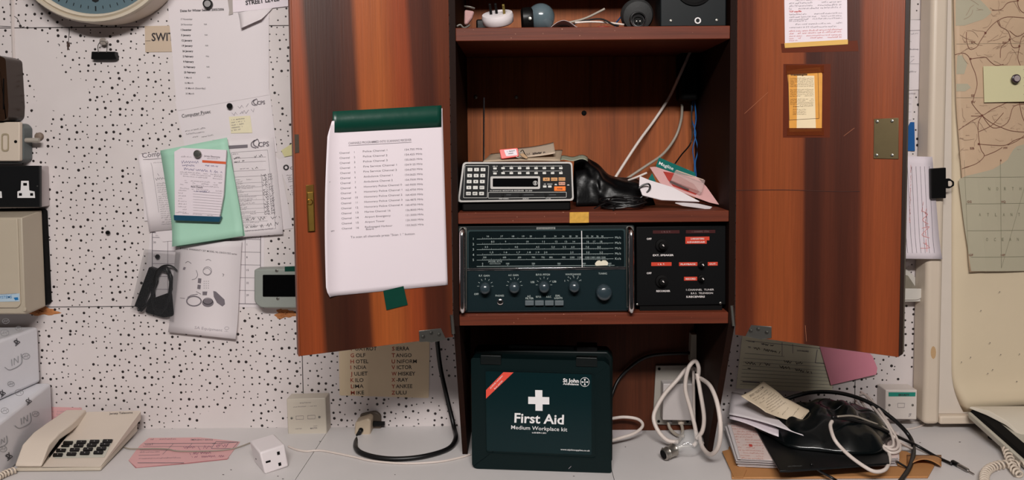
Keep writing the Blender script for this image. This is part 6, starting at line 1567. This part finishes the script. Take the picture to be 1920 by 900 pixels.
for a in ((1420, 643, 1450, 648, 4), (1413, 652, 1465, 661, 5), (1470, 677, 1504, 681, 5), (1398, 680, 1425, 683, 6), (1428, 682, 1444, 684, 6), (1456, 686, 1480, 690, 6), (1490, 693, 1522, 698, 5), (1402, 690, 1407, 691, 4)): ik.scrawl(*a, .9, rq)
ik.build('handwriting', INK, gfm)
PKP = Plane(WP.at(1540, 640, .003), (1, -.06, 0), (0, .03, 1)); o = MB().prism(PKP, [(1528, 620), (1600, 628), (1636, 668), (1645, 690), (1643, 702), (1600, 712), (1558, 722)], 0, .0004).build('pink_sheet', mat('pink_sheet', (222, 140, 158), .6, vary=.03), None)
tag(o, 'bright pink sheet hanging out under the right cabinet door', 'sheet of paper')

# ---- white socket with teal label
def wbox(label, front, D):
    t = thing('telephone_socket', label, 'wall socket'); q = yplane(D); A = [q.at(*p) for p in front]
    MB().loft(A, [V((p.x, WALL - .0006, p.z)) for p in A]).build('housing', OFFW, t, bevel=.002); return t, yplane(D - .0002)
t, q = wbox('white wall socket box with teal label right of the black bag', [(1661, 731), (1720, 731), (1719, 787), (1660, 786)], WALL - .040)
tl = card('teal_label', mat('teal_label', (28, 128, 112), .4), q, [(1666, 735.5), (1716.5, 735.5), (1716, 743), (1666, 743)], .0001, .0006, t)
Ink(q, .0009).text('SECURITY', 1684, 742, 1705, 742, 3.6, .04).build('lettering', INK, tl)
ik = Ink(q, .0004); ik.frame([(1683, 756), (1696, 756), (1695.5, 764), (1683, 764)], .6); ik.text('JT', 1703.5, 780, 1709, 780, 4.6, .03); ik.scrawl(1665, 768, 1667, 776, 2, .6, rq); ik.build('printed_text', INKG, t)
for x in (1667.5, 1711):
    s_ = MB(); screwhead(s_, q.at(x, 759.5), q.n, .0026); s_.build('screw', STEEL, t)
MB().prism(WP, [(1690, 790), (1727, 788), (1727, 798), (1690, 800)], .0008, .006).build('lower_bracket', OFFW, t)
o = MB().tube([g(1690, 806, .002), g(1704, 806, .002), g(1722, 802, .002), g(1733, 797, .002)], .0018, 8, 6).build('short_wire', WCABLE, None, smooth=True); tag(o, 'short pale wire on the desk under the teal labelled socket', 'cable')

# ---- pile on the desk
MAN = mat('manila', (176, 124, 76), .65, vary=.06, scale=25)
def slab(top_px, z0, z1, m, nm, parent, bevel=0):
    pl = hplane(DESK + z1); A = [pl.at(*p) for p in top_px]
    return MB().loft(A, [V((p.x, p.y, DESK + z0)) for p in A]).build(nm, m, parent, bevel=bevel)
env = thing('manila_envelope', 'large manila envelope flat on the desk under the pile of papers', 'envelope')
slab([(1366, 838), (1390, 822), (1640, 838), (1700, 846), (1752, 872), (1740, 893), (1372, 895)], .0004, .0045, MAN, 'body', env, .001)
slab([(1354, 846), (1376, 840), (1400, 880), (1394, 894), (1376, 894)], .0050, .0062, MAN, 'flap', env)
MB().grid(lambda s_, t_: hplane(DESK).at(1700 + 65*s_, 858 + 22*t_) + V((0, 0, .0052 + .014*math.sin(math.pi*s_)*t_)), 10, 4).build('torn_flap', MAN, env, solid=.0006, smooth=True, angle=180)
# paper stack: individual sheets
rs = random.Random(17)
SHT = [mat('stack_white', (206, 198, 198), .6, vary=.02), mat('stack_pinkish', (214, 194, 188), .6, vary=.04), mat('stack_grey', (176, 170, 172), .6, vary=.03)]
z = .0068
for i in range(16):
    dx = rs.uniform(-7, 7); dy = rs.uniform(-2.5, 2.5); hh = .0011 + rs.random()*.0006
    m = SHT[1] if i in (13, 15, 9) else (SHT[2] if i in (4, 7) else SHT[0])
    sh_ = slab([(1362 + dx + i*.3, 793 + dy + 10 - i*.6), (1470 + dx, 786 + dy), (1682 + dx*.6, 812 + dy), (1682 + dx*.6, 872 + dy*.5 - i*1.0), (1450 + dx, 876 + dy*.5 - i*1.0), (1385 + dx*.8, 873 + dy*.5 - i*1.0)], z, z + hh*.55, m, 'stacked_sheet', None)
    LB = {0: 'bottom-most white sheet of the stack on the manila envelope', 15: 'pinkish printed sheet on top of the stack on the manila envelope'}
    tag(sh_, LB.get(i, 'loose sheet inside the stack of papers on the manila envelope'), 'sheet of paper', None if i in LB else 'stacked sheets on the manila envelope'); z += hh
    if i == 15:
        ik = Ink(hplane(DESK + z - hh + hh*.55), .0004)
        for yy in range(800, 862, 5): ik.words(1372 + (yy-800)*.3, yy, 1432, yy + 2, 2.6, .9, rq)
        ik.build('printed_text', mat('pale_red_print', (196, 120, 104), .7), sh_)
        ik = Ink(hplane(DESK + z - hh + hh*.55), .0005); ik.poly([(1404, 833), (1410, 833.5), (1411, 838), (1405, 838)]); ik.build('red_mark', INKR, sh_)
zt2 = z
bf = thing('black_folder', 'black glossy folder lying on the stack of papers', 'folder')
BLF = mat('folder_black', (7, 9, 10), .4, vary=.1, spec=.3)
slab([(1415, 800), (1500, 770), (1660, 800), (1668, 868), (1478, 882), (1462, 882)], zt2, zt2 + .004, BLF, 'cover', bf, .001)
Ink(hplane(DESK + zt2 + .004), .0004).words(1477, 876, 1515, 874, 2.6, .9, rq).build('embossed_text', mat('emboss_grey', (96, 98, 98), .4), bf)
zf = zt2 + .0045
BAG2 = mat('bin_bag', (8, 12, 13), .24, vary=.1, coat=.2, spec=.4, bump=.7, bscale=22)
def bag2(s_, t_):
    # mound: footprint ellipse-like, polar grid
    a = 2*math.pi*s_; r = t_
    cx_, cy_ = P(1552, 800, 1.46).x, 1.462
    rx = .128*(1 + .06*math.sin(3*a) + .05*math.sin(5*a + 1)); ry = .096*(1 + .08*math.sin(4*a))
    x = cx_ + rx*r*math.cos(a); y = cy_ + ry*r*math.sin(a)
    hgt = .052*(1 - r**3)*(1 + .13*math.sin(17*x*6.3 + 2)*math.sin(40*y)) + .016*math.sin(a*1 + .6)*(r)*(1-r)*2
    hgt += .0022*math.sin(130*x + 60*y)*(1-r) + .0018*math.sin(210*y - 90*x)*(1-r)
    return V((x, y, DESK + zf + .0012 + max(0, hgt)))
o = MB().grid(bag2, 64, 26).build('bin_bag', BAG2, None, solid=.0004, smooth=True, angle=180)
tag(o, 'crumpled glossy black plastic bag heaped on the black folder right of the cabinet', 'bag')
ws = thing('white_sheets', 'folded white sheets draped at the left of the glossy black bag', 'sheet of paper')
zz = DESK + zf
hw = hplane(DESK + zf + .028)
MB().grid(lambda s_, t_: hplane(DESK + zf + .024).at(1372 + 78*s_ - 6*t_*s_ + (-5 + 68*s_)*t_ , 745 + 22*s_ + (32 + 16*s_)*t_) + V((0, 0, .012*(1-t_)*(1-s_*.3) + .003*math.sin(4*s_))), 12, 10).build('upper_sheet', PAPER, ws, solid=.0008, smooth=True, angle=180)
MB().grid(lambda s_, t_: hplane(DESK + zf + .016).at(1368 + 92*s_ + (0 + 58*s_)*t_*0, 777 + 6*s_ + (8 + 26*s_)*t_) + V((0, 0, .004*(1-t_) + .002*math.sin(5*s_))), 10, 6).build('lower_sheet', PAPERB, ws, solid=.0008, smooth=True, angle=180)
rc_ = thing('till_receipt', 'crumpled buff till receipt on top of the white sheets and black bag', 'receipt')
rpl = Plane(hplane(DESK + zf + .052).at(1450, 765), (1, 0, 0), (0, .75, .62))
def rf(x, y): return .002 + .004*math.sin((x - y)/14) + .004*math.sin((x+y)/23)
b = MB()
def rfn(s_, t_):
    A0 = (1389, 743); A1 = (1431, 716); A2 = (1470, 751); A3 = (1524, 772); B0_ = (1436, 778); B1_ = (1500, 789)
    topl = [(1389, 743), (1431, 716)]; 
    ctr = lambda a, c, k: (a[0]+(c[0]-a[0])*k, a[1]+(c[1]-a[1])*k)
    if s_ < .5:
        k = s_*2; u = ctr((1431, 716), (1468, 750), k); d = ctr((1389, 743), (1434, 776), k)
    else:
        k = s_*2-1; u = ctr((1468, 750), (1520, 768), k); d = ctr((1434, 776), (1502, 790), k)
    x, y = ctr(u, d, t_); return rpl.at(x, y, rf(x, y))
b.grid(rfn, 24, 10).build('paper', mat('buff_receipt', (196, 178, 154), .6, vary=.05), rc_, solid=.0003, smooth=True, angle=180)
ik = Ink(rpl, lambda x, y: rf(x, y) + .0007)
def rt(a, c, y_, h_, dens=.95):
    # text lines run parallel to the short top-left edge
    ik.words(a[0], a[1], c[0], c[1], h_, dens, rq)
ik.text('JERSEY TELECOM', 1407, 744, 1432, 728, 4.6, .05)
for i in range(9):
    k = i/8; ik.words(1411 + 34*k, 751 + 25*k - 2, 1438 + 34*k, 735 + 25*k - 2, 2.6, .8, rq)
for i in range(6): ik.words(1458 + 9*i, 776 + i*2, 1474 + 8*i, 760 + i*2.4, 2.4, .7, rq)
ik.build('printed_text', mat('receipt_ink', (84, 72, 62), .7), rc_)

# cables over the pile
zc = DESK + zf
def pc(nm_, label, m, r, pts, sm=8):
    o = MB().tube([hplane(DESK + zz_).at(x, y) for x, y, zz_ in pts], r, 10, sm).build(nm_, m, None, smooth=True, angle=180); return tag(o, label, 'cable')
pc('black_aerial_cable', 'thick black cable looping off the bag onto the right side of the desk', BCABLE, .0042, [(1428, 778, .050), (1455, 758, .074), (1490, 743, .090), (1530, 735, .100), (1580, 738, .098), (1630, 755, .080), (1676, 787, .050), (1705, 818, .020), (1713, 845, .010), (1706, 875, .010), (1690, 900, .0085), (1676, 918, .0065)])
pc('jack_cable', 'black cable ending in a steel jack plug on the desk', BCABLE, .0030, [(1560, 782, .092), (1600, 788, .082), (1650, 803, .058), (1690, 822, .030), (1720, 836, .012), (1755, 856, .0045), (1785, 870, .0040)])
jp = thing('jack_plug', 'steel jack plug at the end of the black cable', 'plug')
ja, jb2 = g(1785, 870, .0045), g(1827, 893, .0035); jd = (jb2 - ja); jl = jd.length; jd = jd.normalized()
MB().lathe(ja, jd, [(.0034, 0), (.0046, .002), (.0046, jl*.28), (.0030, jl*.3)], 16).build('sleeve', BLACKP, jp, smooth=True)
MB().lathe(ja, jd, [(.0042, jl*.3), (.0042, jl*.70), (.0030, jl*.74)], 16).build('barrel', mat('jack_steel', (150, 146, 142), .3, .9), jp, smooth=True)
MB().lathe(ja, jd, [(.0017, jl*.74), (.0017, jl*.96), (.0006, jl)], 12).build('tip', CHROME, jp, smooth=True)
pc('black_lead_end', 'short black lead crossing the front of the manila envelope', BCABLE, .0024, [(1520, 870, .036), (1540, 885, .020), (1562, 897, .010), (1580, 910, .0075)])
pc('black_tail', 'thin black tail hanging from the coiled white flex onto the envelope', BCABLE, .0020, [(1670, 856, .026), (1686, 868, .016), (1703, 878, .008)])
pc('white_lead', 'white lead arching down over the front of the black bag', WCABLE, .0034, [(1560, 790, .094), (1557, 800, .090), (1566, 826, .078), (1590, 852, .055), (1618, 873, .036), (1640, 884, .028), (1660, 880, .028), (1668, 862, .030), (1667, 850, .034)])
pc('grey_thin_lead', 'thin grey lead running across the top of the black bag', GCABLE, .0018, [(1570, 781, .095), (1600, 780, .088), (1630, 790, .072), (1655, 800, .056), (1672, 812, .044)])
for i, (lb_, pts) in enumerate((
    ('outer loop of the coiled pale flex hanging beside the teal labelled socket', [(1612, 740, .080), (1624, 742, .082), (1642, 772, .064), (1650, 812, .044), (1660, 838, .038), (1680, 842, .036), (1682, 824, .040), (1662, 790, .056), (1636, 752, .078), (1614, 735, .084)]),
    ('middle loop of the coiled pale flex', [(1608, 744, .080), (1620, 760, .074), (1638, 790, .058), (1646, 826, .044), (1668, 848, .036), (1688, 842, .036), (1676, 812, .044), (1650, 770, .066), (1624, 740, .082)]),
    ('inner loop of the coiled pale flex', [(1604, 752, .076), (1616, 776, .066), (1632, 800, .056), (1650, 832, .042), (1674, 836, .040), (1668, 806, .050), (1644, 772, .068), (1622, 748, .080)]),
    ('tail of the coiled pale flex lying toward the envelope', [(1668, 812, .046), (1684, 826, .036), (1700, 836, .022), (1712, 842, .010)]))):
    pc('pale_flex', lb_, WCABLE, .0026, [(x, y, z_) for x, y, z_ in pts])

# ---- right telephone
ph2 = thing('right_telephone', 'cream telephone at the right edge standing on the desk', 'telephone')
TR = mat('phone_ivory', (206, 196, 180), .38, vary=.03)
f1_, f2_ = g(1815, 782), g(1925, 885)
tA2 = P(1815, 762, g(1815, 782).y); 
b = MB()
Zf = lambda y: DESK + .046 + (y - 1.40)*.02
rb_ = P(1815, 784, 1.54); zlift = rb_.z - DESK; xa_, ya_ = rb_.x, 1.54; xb_2, yb_2 = f2_.x, f2_.y
low_ = [V((xa_, ya_, DESK + zlift)), V((xb_2, yb_2, DESK + .0008)), V((xb_2 + .30, yb_2, DESK + .0008)), V((xa_ + .30, ya_, DESK + zlift))]
MB().box((xa_ + .03, ya_ - .03, DESK + .0003), (xa_ + .22, ya_ - .02, DESK + zlift - .001)).build('rear_foot', BLACKM, ph2)
top2 = [V((xa_ - .002, ya_, DESK + zlift + .014)), V((xb_2 - .002, yb_2, DESK + .016)), V((xb_2 + .3, yb_2, DESK + .016)), V((xa_ + .3, ya_, DESK + zlift + .014))]
b.loft(top2, low_).build('base', mat('phone_side', (178, 172, 158), .45), ph2, bevel=.003)
top3 = [V((p.x + .006, p.y, p.z + .0004)) for p in top2]; top3[2] = V((top3[1].x + .030, top3[1].y, top3[1].z)); top3[3] = V((top3[0].x + .030, top3[0].y, top3[0].z)); t3 = [V((p.x + (.006 if i < 2 else 0), p.y, p.z + .004)) for i, p in enumerate(top3)]
b = MB().loft(t3, top3).build('black_recess', BLACKM, ph2)
hp = thing('right_handset', 'cream wide handset resting on the telephone at the right edge', 'telephone handset')
vs = []; fs = []
secs = [(1816, 762, 1.542, .004), (1850, 770, 1.515, .010), (1885, 790, 1.48, .013), (1912, 815, 1.455, .013), (1935, 838, 1.425, .010)]
for x, y, D, th in secs:
    p = P(x, y, D); bt_ = DESK + .016 + (zlift - .002)*max(0, (D - yb_2)/(1.54 - yb_2)) + .0052; th = min(th, p.z - bt_) if p.z - bt_ > .003 else .003; vs += [V((p.x, D, p.z - th)), V((p.x + .20, D, p.z - th)), V((p.x + .20, D, p.z)), V((p.x + .004, D, p.z))]
for i in range(len(secs)-1):
    for k in range(4): fs.append((i*4+k, i*4+(k+1) % 4, (i+1)*4+(k+1) % 4, (i+1)*4+k))
fs += [(3, 2, 1, 0), tuple((len(secs)-1)*4 + k for k in range(4))]
mb_ = MB(); mb_.add(vs, fs); mb_.build('shell', TR, hp, bevel=.004, seg=3)
pz = P(1848, 802, 1.50)
MB().box((pz.x - .004, 1.495, pz.z - .004), (pz.x + .006, 1.505, pz.z + .005)).build('cradle_tab', WPL, ph2, bevel=.001)
coil([g(1885, 855, .018), g(1893, 872, .012), g(1900, 886, .0085), g(1912, 900, .0085)], .0065, .0021, 9, CREAM, 'coiled_cord', 'short upright piece of coiled cord below the right telephone')
coil([g(1925, 882, .010), g(1900, 880, .0095), g(1874, 881, .0095), g(1855, 888, .0095), g(1846, 900, .0095), g(1846, 918, .0095)], .0065, .0021, 16, CREAM, 'coiled_cord', 'long cream coiled cord curving on the desk in the right corner')
# ================================================================== finish: origins and parenting
bpy.context.view_layer.update()
def lowest(o):
    r = []
    for c in o.children_recursive:
        if c.type == 'MESH':
            for v in c.bound_box: r.append(V(v) + WO[c])
    return r
for o in ROOTS:
    if WO[o] is None:
        r = lowest(o)
        lo = [min(p[i] for p in r) for i in range(3)]; hi = [max(p[i] for p in r) for i in range(3)]
        WO[o] = V(((lo[0]+hi[0])/2, (lo[1]+hi[1])/2, lo[2]))
for o in list(WO):
    o.location = WO[o] - (WO[o.parent] if o.parent else V((0, 0, 0)))
    if '_p' in o: del o['_p']
